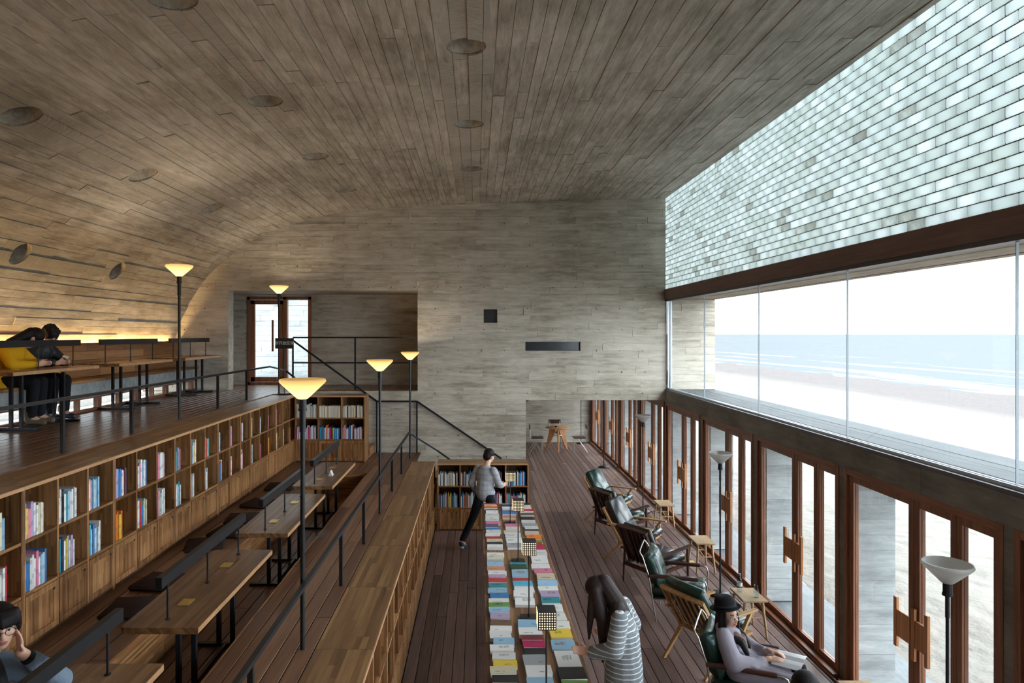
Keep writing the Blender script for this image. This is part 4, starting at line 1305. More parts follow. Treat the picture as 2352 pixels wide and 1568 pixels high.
# ------------------------------------------------------------------ display table and its box lamps
DT = []
TX0, TX1, TZ = .08, .955, .75
ty = 11.70
seg = 1.76
for i in range(5):
    y1 = ty - i * seg; y0 = y1 - seg
    nm = ['at the far end', 'second from the far end', 'third from the far end', 'fourth from the far end', 'nearest the viewpoint'][i]
    T = thing('display_table', f'long timber display table covered with books, section {nm}', 'table', (0, 0, 0), 0, 'sections of the display table')
    k = MB(); k.cbox(TX0, TX1, y0 + .002, y1 - .002, TZ - .05, TZ, .004); k.build('tabletop', 'table_wood', T)
    for x in (TX0 + .03, TX1 - .09):
        for y in (y0 + .1, y1 - .16):
            k = MB(); k.cbox(x, x + .06, y, y + .06, 0, TZ - .05, .003); k.build('leg', 'door_wood', T)
    k = MB(); k.box(TX0 + .05, TX0 + .075, y0 + .16, y1 - .16, TZ - .15, TZ - .05); k.box(TX1 - .075, TX1 - .05, y0 + .16, y1 - .16, TZ - .15, TZ - .05); k.build('apron', 'table_wood', T)
def box_lamp(label, x, y):
    L = thing('box_lamp', label, 'lamp', (x, y, TZ), 0, 'perforated box lamps on the display table')
    k = MB(); k.cbox(-.085, .085, -.075, .075, .001, .022, .002); k.build('base', 'lamp_black', L)
    k = MB(); k.tube([(0, 0, .022), (0, 0, .66)], .007, 8); k.tube([(0, 0, .022), (0, 0, .05)], .014, 8); k.build('stem', 'lamp_black', L)
    k = MB(); k.cbox(-.07, .07, -.07, .07, .66, .80, .002); k.build('shade', 'lamp_black', L)
    k = MB()
    for a in range(7):
        for b in range(7):
            u = -.057 + a * .019; w = .673 + b * .019
            k.tube([(u, -.0695, w), (u, -.0712, w)], .0052, 8); k.tube([(u, .0695, w), (u, .0712, w)], .0052, 8)
            k.tube([(-.0695, u, w), (-.0712, u, w)], .0052, 8); k.tube([(.0695, u, w), (.0712, u, w)], .0052, 8)
    k.build('light_dots', 'dot_lit', L)
for x, y, w in ((.505, 10.43, 'farthest'), (.522, 8.69, 'second farthest'), (.528, 6.96, 'second nearest'), (.53, 5.23, 'nearest')):
    box_lamp(f'black perforated box lamp standing on the display table, {w} of the four', x, y)
# ------------------------------------------------------------------ armchairs, stools, round table
def cushion(mb, x0, x1, y0, y1, z0, z1, b=.02):
    mb.cbox(x0, x1, y0, y1, z0, z1, b, smooth=True)
def soft(mb, name, mat, parent, loc=(0, 0, 0), rot=(0, 0, 0), levels=2):
    """rounded upholstery: box subdivided into a pillow"""
    o = mb.build('soft_src', mat)
    s = o.modifiers.new('s', 'SUBSURF'); s.levels = levels; s.render_levels = levels
    me = eval_mesh(o, name); old = o.data
    bpy.data.objects.remove(o, do_unlink=True); bpy.data.meshes.remove(old)
    for p in me.polygons: p.use_smooth = True
    return put(name, me, parent, loc, rot)
def pillow_mesh(mb, w, h, t, n=6):
    """square stuffed cushion in the local yz plane, thick along x, pinched at the rim"""
    vs = []; F = []
    for side in (1, -1):
        for i in range(n + 1):
            for j in range(n + 1):
                u = 2 * i / n - 1; v = 2 * j / n - 1
                d = max(0.0, (1 - u ** 4) * (1 - v ** 4)) ** .5
                pin = 1 - .06 * (1 - abs(u)) * abs(v) ** 3 - .06 * (1 - abs(v)) * abs(u) ** 3
                vs.append((side * t / 2 * d + (side * .006), u * w / 2 * pin, v * h / 2 * pin))
    m = (n + 1) * (n + 1)
    for s in (0, 1):
        for i in range(n):
            for j in range(n):
                a = s * m + i * (n + 1) + j
                q = (a, a + n + 1, a + n + 2, a + 1); F.append(q if s == 0 else q[::-1])
    for i in range(n):
        for (a, b) in ((i * (n + 1), (i + 1) * (n + 1)), ((i + 1) * (n + 1) + n, i * (n + 1) + n), (i + 1, i), (n * (n + 1) + i, n * (n + 1) + i + 1)):
            F.append((a, b, b + m, a + m))
    return mb.add(vs, F, True)

def z_chair_parts(C, leather):
    """open-frame ash lounge chair; faces +x, origin on the floor under the seat"""
    hw = .30; w = .032
    for s in (-1, 1):
        y = s * hw
        k = MB(); k.bar((-.40, y, .0), (-.10, y, .335), w, .028, (0, 1, 0), w, .05); k.build('rear_leg', 'ash_wood', C)
        k = MB(); k.bar((-.115, y, .30), (-.44, y, .83), w, .05, (0, 1, 0), w, .03); k.build('back_post', 'ash_wood', C)
        k = MB(); k.bar((-.13, y, .32), (.31, y, .37), w, .045, (0, 1, 0)); k.build('seat_rail', 'ash_wood', C)
        k = MB(); k.bar((.27, y, .0), (.12, y, .36), w, .028, (0, 1, 0), w, .05); k.bar((.10, y, .30), (.31, y, .585), w, .045, (0, 1, 0), w, .035); k.build('front_leg', 'ash_wood', C)
        k = MB(); k.bar((-.36, y, .585), (.40, y, .60), .055, .024, (0, 0, 1), .05, .022); k.build('armrest', 'ash_wood', C)
    d = Vector((-.325, 0, .53)).normalized()
    k = MB(); k.bar((-.435, -hw, .815), (-.435, hw, .815), .05, .028, (d.x, 0, d.z)); k.build('top_rail', 'ash_wood', C)
    k = MB(); k.bar((-.15, -hw, .345), (-.15, hw, .345), .04, .028, (d.x, 0, d.z)); k.build('bottom_rail', 'ash_wood', C)
    k = MB(); k.bar((.28, -hw, .35), (.28, hw, .35), .03, .04); k.build('front_rail', 'ash_wood', C)
    for i in range(6):
        y = -.215 + i * .086
        k = MB(); k.bar((-.152, y, .35), (-.43, y, .80), .022, .012, (d.z, 0, -d.x)); k.build('slat', 'ash_wood', C)
    k = MB(); cushion(k, -.13, .37, -.27, .27, .0, .105, .03)
    k.build('seat_cushion', leather, C, (0, 0, .365), (0, -.10, 0))
    k = MB(); cushion(k, .016, .125, -.27, .27, .0, .61, .03)
    k.build('back_cushion', leather, C, (-.145, 0, .37), (0, -math.atan2(.325, .53), 0))

def dark_chair_parts(C, leather):
    """dark slatted lounge chair with turned legs; faces +x"""
    hw = .32
    for s in (-1, 1):
        y = s * hw
        k = MB(); k.tube([(-.30, y, 0), (-.29, y, .15), (-.275, y, .36), (-.27, y, .50)], [.010, .016, .020, .017], 10); k.build('leg', 'walnut', C)
        k = MB(); k.tube([(.36, y, 0), (.355, y, .16), (.35, y, .38), (.345, y, .56)], [.011, .017, .021, .017], 10); k.build('leg', 'walnut', C)
        k = MB(); k.bar((-.33, y, .505), (.40, y, .575), .05, .026, (0, 0, 1), .06, .026); k.build('armrest', 'walnut', C)
        k = MB(); k.bar((-.28, y, .27), (.36, y, .33), .028, .05); k.build('side_rail', 'walnut', C)
        k = MB(); k.bar((-.20, s * .27, .30), (-.45, s * .27, .87), .045, .03, (0, 1, 0), .035, .028); k.build('back_post', 'walnut', C)
    k = MB(); k.bar((-.28, -hw, .275), (-.28, hw, .275), .03, .05); k.build('rear_rail', 'walnut', C)
    k = MB(); k.bar((.345, -hw, .32), (.345, hw, .32), .03, .05); k.build('front_rail', 'walnut', C)
    d = Vector((-.25, 0, .57)).normalized()
    k = MB(); k.bar((-.448, -.29, .865), (-.448, .29, .865), .055, .03, (d.x, 0, d.z)); k.build('top_rail', 'walnut', C)
    for i in range(6):
        y = -.2 + i * .08
        k = MB(); k.bar((-.21, y, .31), (-.44, y, .85), .028, .014, (d.z, 0, -d.x)); k.build('slat', 'walnut', C)
    k = MB(); cushion(k, -.22, .37, -.28, .28, .0, .11, .03); k.build('seat_cushion', leather, C, (0, 0, .33), (0, -.09, 0))
    k = MB(); cushion(k, .025, .125, -.27, .27, .0, .57, .035); k.build('back_cushion', leather, C, (-.20, 0, .345), (0, -math.atan2(.25, .57), 0))

def steel_chair_parts(C, leather):
    """chair of bent steel tube with loose pillow and turned wooden armrests; faces +x"""
    hw = .29; r = .0095
    for s in (-1, 1):
        y = s * hw
        k = MB(); k.tube([(-.24, y, 0), (-.29, y, .30), (-.33, y, .56), (-.41, y, .80), (-.44, y * .97, .84), (-.45, y * .9, .855)], r, 8); k.build('back_tube', 'steel', C)
        k = MB(); k.tube([(.34, y, 0), (.36, y, .30), (.37, y, .52), (.355, y, .565), (.31, y, .58), (.20, y, .58)], r, 8); k.build('front_tube', 'steel', C)
        k = MB(); k.tube([(-.34, y, .565), (-.2, y, .575), (.25, y, .585), (.27, y, .585)], [.022, .025, .024, .020], 12); k.build('armrest', 'walnut', C)
        k = MB(); k.tube([(-.285, y, .28), (.358, y, .31)], r, 8); k.build('side_tube', 'steel', C)
    k = MB(); k.tube([(-.45, -hw * .9, .855), (-.452, 0, .858), (-.45, hw * .9, .855)], r, 8); k.build('top_tube', 'steel', C)
    k = MB(); k.box(-.28, .33, -hw + .01, hw - .01, .285, .305); k.build('seat_base', 'rubber', C)
    k = MB(); cushion(k, -.30, .36, -.275, .275, .0, .125, .035); k.build('seat_cushion', leather, C, (0, 0, .308), (0, -.05, 0))
    k = MB(); pillow_mesh(k, .53, .44, .21, 10); k.build('back_pillow', leather, C, (-.285, 0, .625), (0, -.33, 0))

def chair(kind, leather, label, loc, deg, cache={}):
    key = (kind, leather)
    if key in cache: return dup(cache[key], loc, math.radians(deg), label)
    c = thing('armchair', label, 'chair', loc, math.radians(deg), 'armchairs facing the sea')
    {'z': z_chair_parts, 'dark': dark_chair_parts, 'steel': steel_chair_parts}[kind](c, leather)
    cache[key] = c
    return c
def ahead(p, deg, d):
    return (p[0] + d * math.cos(math.radians(deg)), p[1] + d * math.sin(math.radians(deg)), 0)
chair('z', 'green_leather', 'light ash armchair with green leather cushions, farthest in the row', ahead((2.30, 13.66), -35, .40), -35)
chair('dark', 'green_leather', 'dark slatted armchair with a green leather cushion', ahead((2.30, 12.15), 30, .30), 30)
chair('z', 'black_leather', 'light ash armchair with black leather cushions', ahead((2.25, 11.33), -35, .40), -35)
chair('dark', 'black_leather', 'dark slatted armchair with black leather cushions', ahead((2.33, 9.82), 32, .30), 32)
chair('steel', 'green_leather', 'empty steel tube armchair with loose green leather pillow', (2.60, 8.87, 0), -20)
chair('z', 'green_leather', 'light ash armchair with green leather cushions, behind the woman in the hat', ahead((2.25, 7.44), 29, .40), 29)
chair('steel', 'green_leather', 'steel tube armchair with green leather, seating the woman in the hat', (2.57, 6.50, 0), -25)
chair('z', 'green_leather', 'light ash armchair with green leather cushions, at the bottom edge', ahead((2.25, 5.0), 29, .40), 29)

def stool(label, loc, cache=[]):
    if cache: return dup(cache[0], loc, None, label)
    s = thing('stool', label, 'stool', loc, 0, 'oak stools by the sea doors'); cache.append(s)
    H = .46; w, d = .30, .43
    k = MB(); k.cbox(-w / 2, w / 2, -d / 2, d / 2, H - .025, H, .006); k.build('seat', 'stool_wood', s)
    for a in (-1, 1):
        for b in (-1, 1):
            k = MB(); k.tube([(a * (w / 2 - .01), b * (d / 2 - .005), 0), (a * (w / 2 - .045), b * (d / 2 - .06), H - .024)], [.013, .018], 10); k.build('leg', 'stool_wood', s)
    for b in (-1, 1):
        k = MB(); k.tube([(-w / 2 + .03, b * (d / 2 - .035), .24), (w / 2 - .03, b * (d / 2 - .035), .24)], .009, 8); k.build('stretcher', 'stool_wood', s)
    k = MB(); k.tube([(-.02, -d / 2 + .035, .24), (.02, d / 2 - .035, .24)], .009, 8); k.build('stretcher', 'stool_wood', s)
    k = MB(); k.tube([(-w / 2 + .035, -d / 2 + .05, .33), (-w / 2 + .035, d / 2 - .05, .33)], .009, 8); k.build('stretcher', 'stool_wood', s)
    return s
for x, y, w in ((3.54, 12.93, 'farthest, behind the ash chairs'), (3.49, 10.62, 'standing empty in the middle'), (3.33, 8.38, 'carrying a bottle and a carafe'), (3.46, 6.08, 'cut off at the bottom edge')):
    stool('small oak stool by the sea doors, ' + w, (x, y, 0))
# bottle and carafe
B = thing('water_bottle', 'clear plastic water bottle with blue cap on the oak stool', 'bottle', (3.25, 8.46, .461))
k = MB(); k.lathe([(.001, 0), (.03, 0), (.033, .01), (.031, .05), (.033, .06), (.033, .13), (.030, .15), (.014, .19), (.013, .20)], 20); k.build('body', 'bottle_glass', B)
k = MB(); k.lathe([(.0335, .07), (.0338, .072), (.0338, .115), (.0335, .117)], 20); k.build('wrap_label', 'white_plastic', B)
k = MB(); k.lathe([(.001, .222), (.014, .222), (.015, .218), (.015, .198), (.001, .198)], 16); k.build('cap', 'blue_plastic', B)
B = thing('glass_carafe', 'small clear glass carafe standing on the oak stool', 'bottle', (3.38, 8.27, .461))
k = MB(); k.lathe([(.001, .003), (.028, .0), (.032, .006), (.031, .07), (.019, .12), (.018, .135), (.024, .15), (.022, .149), (.016, .135), (.017, .12), (.028, .07), (.028, .01), (.001, .008)], 20); k.build('body', 'bottle_glass', B)
# small brass floor sockets and the scrap by the stools
for i, (x, y) in enumerate(((3.42, 10.95), (3.42, 13.35), (3.45, 17.3), (2.45, 19.2))):
    k = MB(); k.cbox(-.06, .06, -.05, .05, 0, .004, .001)
    o = k.build('floor_socket', 'brass', None, (x, y, .0015)); tag(o, f'small brass floor socket near the sea doors, {ORD[i]} from the front', 'socket', 'brass floor sockets')
    if i < 2:
        q = MB(); q.bar((-.05, .05, .004), (-.03, .10, .07), .1, .004); q.build('lid', 'brass', o)

# round table and three chairs in the room beyond
T = thing('round_table', 'round timber table with three slab legs in the room beyond', 'table', (2.52, 21.45, 0))
k = MB(); k.lathe([(.001, .70), (.36, .70), (.38, .708), (.385, .718), (.38, .728), (.001, .73)], 48); k.build('tabletop', 'round_table_wood', T)
for a in (-90, 30, 150):
    c, s = math.cos(math.radians(a)), math.sin(math.radians(a))
    k = MB(); k.prism([(.06, .70), (.26, .70), (.40, .0), (.345, .0), (.10, .50), (.06, .62)], -.02, .02, axis='y'); k.build('leg', 'round_table_wood', T, (0, 0, 0), (0, 0, math.radians(a)))
k = MB(); k.tube([(.13 * math.cos(t * PI / 12), .13 * math.sin(t * PI / 12), .48) for t in range(25)], .012, 6); k.build('ring', 'steel', T)
def side_chair(label, loc, deg, cache=[]):
    if cache: return dup(cache[0], loc, math.radians(deg), label)
    c = thing('side_chair', label, 'chair', loc, math.radians(deg), 'chairs at the round table'); cache.append(c)
    k = MB(); k.cbox(-.19, .19, -.19, .19, .425, .455, .01); k.build('seat', 'walnut', c)
    k = MB(); k.cbox(-.235, -.215, -.2, .2, .70, .83, .006); k.build('backrest', 'walnut', c)
    for s in (-1, 1):
        k = MB(); k.tube([(.15, s * .16, .43), (-.17, s * .16, .42), (-.205, s * .16, .46), (-.21, s * .16, .60), (-.225, s * .16, .80)], .009, 8); k.build('back_tube', 'steel', c)
        k = MB(); k.tube([(.17, s * .17, .43), (.17, s * .17, 0)], .010, 8); k.build('leg', 'steel', c)
        k = MB(); k.tube([(.06, s * .16, .43), (-.24, s * .20, 0)], .008, 8); k.build('leg', 'steel', c)
    return c
side_chair('dark side chair at the near wall side of the round table', (1.86, 21.25, 0), 0)
side_chair('dark side chair at the window side of the round table', (3.17, 21.25, 0), 180)
side_chair('dark side chair behind the round table', (2.56, 22.35, 0), -90)
k = MB(); k.tube([(-.03, 0, .006), (.03, .01, .01)], .015, 8); k.ell((.0, .0, .02), (.03, .025, .018), 10, 6)
tag(k.build('desk_object', 'lamp_black', None, (2.48, 21.5, .731)), 'small dark object lying on the round table', 'object')
# ------------------------------------------------------------------ books
def shelf_book_mesh():
    """unit book standing up: spine towards -y, cover boards at -x and +x"""
    k = MB()
    k.box(-.5, -.42, -.5, .5, 0, 1, 0); k.box(.42, .5, -.5, .5, 0, 1, 0); k.box(-.42, .42, -.5, -.46, 0, 1, 0)
    k.box(-.42, .42, -.46, .47, .02, .98, 1)
    return k.mesh('shelf_book', ['book_cover', 'paper'])
def flat_book_mesh():
    """unit book lying flat: front cover up, spine at -x"""
    k = MB()
    k.box(-.5, .5, -.5, .5, .88, 1, 0); k.box(-.5, .5, -.5, .5, 0, .12, 2); k.box(-.5, -.47, -.5, .5, .12, .88, 2)
    k.box(-.47, .485, -.485, .485, .12, .88, 1)
    return k.mesh('flat_book', ['book_front', 'paper', 'book_cover'])
SBM = shelf_book_mesh(); FBM = flat_book_mesh()
COLS = {'white': (232, 230, 228), 'cream': (226, 214, 184), 'grey': (168, 170, 174), 'light blue': (150, 192, 222), 'blue': (44, 128, 196), 'navy': (40, 52, 92), 'red': (196, 44, 58),
        'pink': (222, 128, 158), 'magenta': (196, 30, 96), 'orange': (240, 124, 30), 'yellow': (228, 196, 70), 'green': (112, 158, 72), 'teal': (40, 150, 160), 'dark green': (30, 78, 60),
        'black': (38, 38, 42), 'brown': (122, 92, 72), 'lilac': (186, 162, 200), 'purple': (104, 78, 120), 'salmon': (226, 150, 124), 'beige': (206, 190, 166), 'cyan': (70, 176, 210), 'maroon': (120, 44, 58)}
def shade_col(name, rng):
    r, g, b = COLS[name]; f = rng.uniform(.92, 1.04)
    c = _lin((min(1, r * f / 255), min(1, g * f / 255), min(1, b * f / 255)))
    return c + (1.0,)
MIX = ['white'] * 11 + ['cream'] * 2 + ['grey'] * 2 + ['light blue'] * 3 + ['blue'] * 2 + ['red', 'pink', 'black', 'navy', 'lilac', 'beige', 'teal', 'yellow', 'maroon']
def fill_cell(case, x0, z0, n, rng, where, group, palette=None, h0=.215, h1=.285, tmin=.019, tmax=.033, lean=0.0, y0=.010, room=.38, pool=None):
    x = x0 + .004
    for j in range(n):
        c = (palette[j % len(palette)] if palette else rng.choice(MIX))
        t = rng.uniform(tmin, tmax); h = rng.uniform(h0, h1); d = rng.uniform(.14, .19)
        if x + t > x0 + room: break
        if pool is not None:
            q = case.matrix_basis
            yy = y0 + rng.uniform(0, .03); cc = shade_col(c, rng)
            for (a0, a1, b0, b1, c1, m) in ((x, x + t - .0015, yy, yy + d, h, cc), (x + .002, x + t - .0035, yy + .006, yy + d + .001, h * .985, (.78, .77, .74, 1))):
                n0 = len(pool.v); pool.box(a0, a1, b0, b1, z0 + .001, z0 + c1)
                for i in range(n0, n0 + 8): pool.v[i] = tuple(q @ Vector(pool.v[i])); pool.cols.append(m)
            x += t
            continue
        o = put('book', SBM, None, (0, 0, 0), (0, 0, 0), (t - .0015, d, h))
        M = case.matrix_basis
        p = M @ Vector((x + t / 2, y0 + d / 2 + rng.uniform(0, .012), z0 + .001))
        o.location = p; o.rotation_euler = case.rotation_euler
        o.color = shade_col(c, rng)
        tag(o, f'{c} book, {ordw(j)} spine on the {where}', 'book', group)
        x += t
def build_shelf_books():
    rng = random.Random(31)
    bpy.context.view_layer.update()
    p = WU / 3
    # long bookcase; photo columns start one before the thick divider
    counts_u = [9, 9, 9, 10, 7, 9, 8, 7, 6, 6, 5, 4, 4, 4, 3, 3, 3, 3, 2, 0]
    counts_l = [9, 9, 10, 9, 8, 5, 9, 8, 6, 5, 4, 5, 4, 4, 4, 3, 3, 3, 3, 2]
    special = {(5, 0): ['orange', 'orange', 'orange', 'yellow', 'orange'], (3, 1): ['white', 'white', 'black', 'white', 'teal', 'light blue', 'white', 'white', 'grey'],
               (4, 1): ['white', 'white', 'pink', 'cyan', 'white', 'light blue', 'light blue', 'white', 'navy'], (6, 1): ['white', 'white', 'pink', 'white', 'light blue', 'white', 'white', 'blue', 'teal'],
               (7, 1): ['magenta', 'pink', 'lilac', 'white', 'white', 'white', 'lilac'], (1, 1): ['light blue', 'blue', 'light blue', 'cyan', 'white', 'pink', 'red', 'cream'],
               (2, 1): ['white', 'yellow', 'pink', 'lilac', 'white', 'white', 'cream', 'cream', 'white'], (2, 0): ['white', 'blue', 'white', 'white', 'white', 'pink', 'white', 'light blue'],
               (4, 0): ['pink', 'cyan', 'white', 'blue', 'white', 'light blue', 'white', 'white'], (10, 1): ['red', 'pink', 'red', 'yellow', 'cyan'], (12, 1): ['white', 'lilac', 'pink', 'white'],
               (15, 0): ['magenta', 'red', 'pink', 'red'], (16, 0): ['orange', 'yellow', 'orange', 'teal'], (17, 0): ['cream', 'cream', 'cream'], (18, 0): ['cream', 'cream', 'cream'], (19, 0): ['salmon', 'salmon', 'salmon'],
               (14, 0): ['blue', 'light blue', 'blue', 'white'], (17, 1): ['pink', 'beige', 'pink'], (16, 1): ['light blue', 'pink', 'cyan']}
    col = 0
    for u, case in enumerate(LONG):
        for i in range(3):
            g = u * 3 + i - 5            # column number, 0 = first one in view
            if g < 0 or g > 18: continue
            xx = i * p + (TH if i == 0 else TH / 2)
            for row, z in ((1, SH2), (0, SH1)):
                n = (counts_u if row else counts_l)[min(g + 1, 19)]
                w = f'{"upper" if row else "lower"} shelf, {ordw(g)} column of the long bookcase'
                fill_cell(case, xx, z, n, rng, w, 'books in the long bookcase', special.get((g + 1, row)))
    # end bookcases: spines a few pixels wide, joined
    pool = MB(); pool.cols = []
    p = 1.32 / 3
    pal = {(0, 1): ['white', 'white', 'grey', 'white', 'light blue', 'white', 'cream', 'cream', 'cream', 'cream'], (1, 1): ['cream', 'white'], (2, 1): ['cream', 'white', 'cream', 'white', 'black', 'white', 'cream', 'white'],
           (0, 0): ['magenta', 'white', 'lilac', 'white', 'lilac', 'white', 'light blue', 'blue', 'white', 'white', 'white'], (1, 0): ['blue', 'cyan', 'blue', 'white', 'blue', 'white', 'orange', 'lilac', 'white', 'blue', 'magenta', 'navy', 'yellow'],
           (2, 0): ['white', 'pink', 'white', 'grey', 'white', 'lilac', 'blue', 'blue', 'white', 'salmon', 'navy', 'white', 'lilac', 'grey']}
    for i in range(3):
        for row, z in ((1, SH2), (0, SH1)):
            xx = i * p + (TH if i == 0 else TH / 2)
            w = f'{"upper" if row else "lower"} shelf, {ORD[i]} column of the end bookcase'
            fill_cell(END1, xx, z, 18 if i != 1 else 19, rng, w, 'books in the end bookcase of the lower tier', pal[(i, row)], .205 if row else .19, .225 if row and i else .26, .018, .024, room=.408, pool=pool)
    p = 1.70 / 4
    for i in range(4):
        for row, z in ((1, SH2), (0, SH1)):
            xx = i * p + (TH if i == 0 else TH / 2)
            w = f'{"upper" if row else "lower"} shelf, {ORD[i]} column of the wide low bookcase'
            fill_cell(END0, xx, z, 16, rng, w, 'books in the wide low bookcase', None, .20, .26, .018, .026, room=.385, pool=pool)
    pm = pool.mesh('far_books', 'far_book_cover', fix=False)
    at = pm.attributes.new('jacket', 'FLOAT_COLOR', 'POINT')
    at.data.foreach_set('color', [v for c in pool.cols for v in c])
    o = put('shelf_books', pm); tag(o, 'rows of small books filling the two end bookcases', 'books', kind='stuff')
    # a few spines that show along the aisle
    p = WA / 3
    k = 0
    for u, i, row, n, pl in ((2, 0, 1, 3, ['white', 'pink', 'white']), (2, 2, 1, 3, ['white', 'lilac', 'white']), (3, 0, 0, 2, ['light blue', 'light blue']), (2, 2, 0, 2, ['light blue', 'white']), (2, 0, 0, 2, ['white', 'navy']),
                             (4, 1, 0, 2, ['white', 'white']), (1, 2, 1, 4, ['red', 'magenta', 'white', 'red'])):
        xx = i * p + (TH if i == 0 else TH / 2)
        w = f'{"upper" if row else "lower"} shelf, {ORD[i]} column, {ORD[u]} aisle bookcase'
        fill_cell(AISLE[u], xx, SH2 if row else SH1, n, rng, w, 'books in the aisle bookcase', pl, y0=.02)
build_shelf_books()

# books laid out on the display table: rows left, middle, right from the far end; (colour, extra copies underneath, length along the table)
LEFT = ['red', 'cream', 'orange', 'navy', 'white', 'white', 'white', 'white', 'pink', 'purple', 'blue', 'white', 'white', 'red', 'cream', 'black', 'white', None, 'white', 'cream', 'grey', 'light blue', 'salmon', 'white', 'lilac', 'red',
        'teal', 'light blue', 'blue', 'white', 'green', 'light blue', 'lilac', 'brown', 'white', 'white', 'light blue', 'white', 'white', 'yellow', 'cream', 'black', 'white', 'cream', 'blue', 'white']
MID = [('light blue', .15), ('navy', .15), ('white', .14), ('yellow', .12), ('blue', .24), ('salmon', .2), ('L', .24), ('pink', .17), ('white', .15), ('beige', .2), ('white', .3), ('white', .3), ('grey', .2), ('L', .26), ('teal', .12),
       ('dark green', .2), ('light blue', .25), ('red', .12), ('cyan', .17), ('white', .17), ('white', .2), ('white', .22), ('L', .26), ('light blue', .22), ('white', .18), ('maroon', .1), ('magenta', .14), ('black', .15), ('grey', .23), ('white', .18),
       ('light blue', .28), ('L', .3), ('pink', .2), ('white', .2)]
RIGHT = [('black', .14), ('white', .2), ('white', .12), ('red', .14), ('white', .14), ('brown', .15), ('black', .2), ('white', .18), ('grey', .18), ('white', .14), ('black', .14), ('beige', .17), ('orange', .22), ('green', .16), ('red', .2), ('magenta', .13),
         ('white', .22), ('white', .34), ('white', .18), ('pink', .18), ('beige', .23), ('light blue', .2), ('white', .14), ('lilac', .2), ('teal', .18), ('white', .22), ('white', .2), ('white', .2), ('yellow', .22), ('light blue', .22), ('white', .34), ('black', .22),
         ('green', .22), ('grey', .22)]
def lay_books():
    rng = random.Random(77)
    cnt = {}
    def lay(row, x, y, c, w, d, copies):
        z = TZ + .0012
        for q in range(copies):
            t = rng.choice((.016, .02, .024, .03, .04))
            o = put('book', FBM, None, (x + rng.uniform(-.006, .006), y + rng.uniform(-.003, .003), z), (0, 0, rng.uniform(-.05, .05)), (w, d, t))
            o.color = shade_col(c if q == copies - 1 else rng.choice(('white', c)), rng)
            i = cnt.get(row, 0); cnt[row] = i + 1
            where = 'on top' if q == copies - 1 and copies > 1 else ('underneath' if copies > 1 else 'lying flat')
            tag(o, f'{c} book {where}, {ordw(i) if i < 49 else "last"} in the {row} row of the display table', 'book', 'books laid out on the display table')
            z += t + .001
    y = 11.66
    for c in LEFT:
        if c is None: y -= .16; continue
        d = rng.uniform(.128, .15)
        if rng.random() < .15: d += .03
        lay('aisle-side', .235 + rng.uniform(-.012, .012), y - d / 2, c, rng.uniform(.195, .225), d * .93, 1)
        y -= d
    y = 11.62
    lamps = [10.43, 8.69, 6.96, 5.23]; li = 0
    for c, d in MID:
        if c == 'L':
            y = lamps[li] - .085; li += 1; continue
        nextl = lamps[li] + .085 if li < 4 else 3.0
        d = min(d * .95, .25)
        if y - d < nextl + .002: 
            if y - nextl < .09: continue
            d = y - nextl - .004
        lay('middle', .515 + rng.uniform(-.015, .015), y - d / 2, c, rng.uniform(.20, .225), d * .94, 1)
        y -= d
    y = 11.66
    for c, d in RIGHT:
        d = d * .98
        lay('sea-side', .80 + rng.uniform(-.015, .015), y - d / 2, c, rng.uniform(.20, .235), d * .94, 1)
        y -= d
lay_books()
# ------------------------------------------------------------------ people
def skin_over(mb, name, mat, parent, voxel=.009, smooth=6, solid_first=True):
    """one continuous surface over the limbs collected in mb"""
    o = mb.build('body_src', mat)
    r = o.modifiers.new('r', 'REMESH'); r.mode = 'VOXEL'; r.voxel_size = voxel; r.use_smooth_shade = True
    s = o.modifiers.new('s', 'SMOOTH'); s.factor = .5; s.iterations = smooth
    me = eval_mesh(o, name); old = o.data
    bpy.data.objects.remove(o, do_unlink=True); bpy.data.meshes.remove(old)
    for p in me.polygons: p.use_smooth = True
    if not me.materials: me.materials.append(MATS[mat])
    return put(name, me, parent)

def head_frame(c, yaw, pitch, roll=0.0):
    """head looks along +x of this frame; yaw left, pitch down positive, degrees"""
    return Matrix.Translation(Vector(c)) @ Euler((math.radians(roll), math.radians(pitch), math.radians(yaw)), 'XYZ').to_matrix().to_4x4()
def add_head(mb, H):
    R = H.to_3x3()
    P = lambda *a: H @ Vector(a)
    mb.ell(P(-.008, 0, .025), (.095, .074, .098), 18, 12, R)
    mb.ell(P(.022, 0, -.035), (.068, .060, .078), 16, 10, R)
    mb.ell(P(.045, 0, -.082), (.032, .034, .028), 12, 8, R)             # chin
    mb.cap(P(.083, 0, .012), P(.100, 0, -.026), .009, .014)              # nose
    for s in (-1, 1):
        mb.ell(P(.058, s * .035, -.022), (.026, .022, .024), 10, 8, R)   # cheek
        mb.ell(P(-.005, s * .075, -.008), (.020, .010, .032), 10, 8, R)  # ear
    mb.ell(P(.078, 0, -.058), (.014, .026, .012), 10, 6, R)
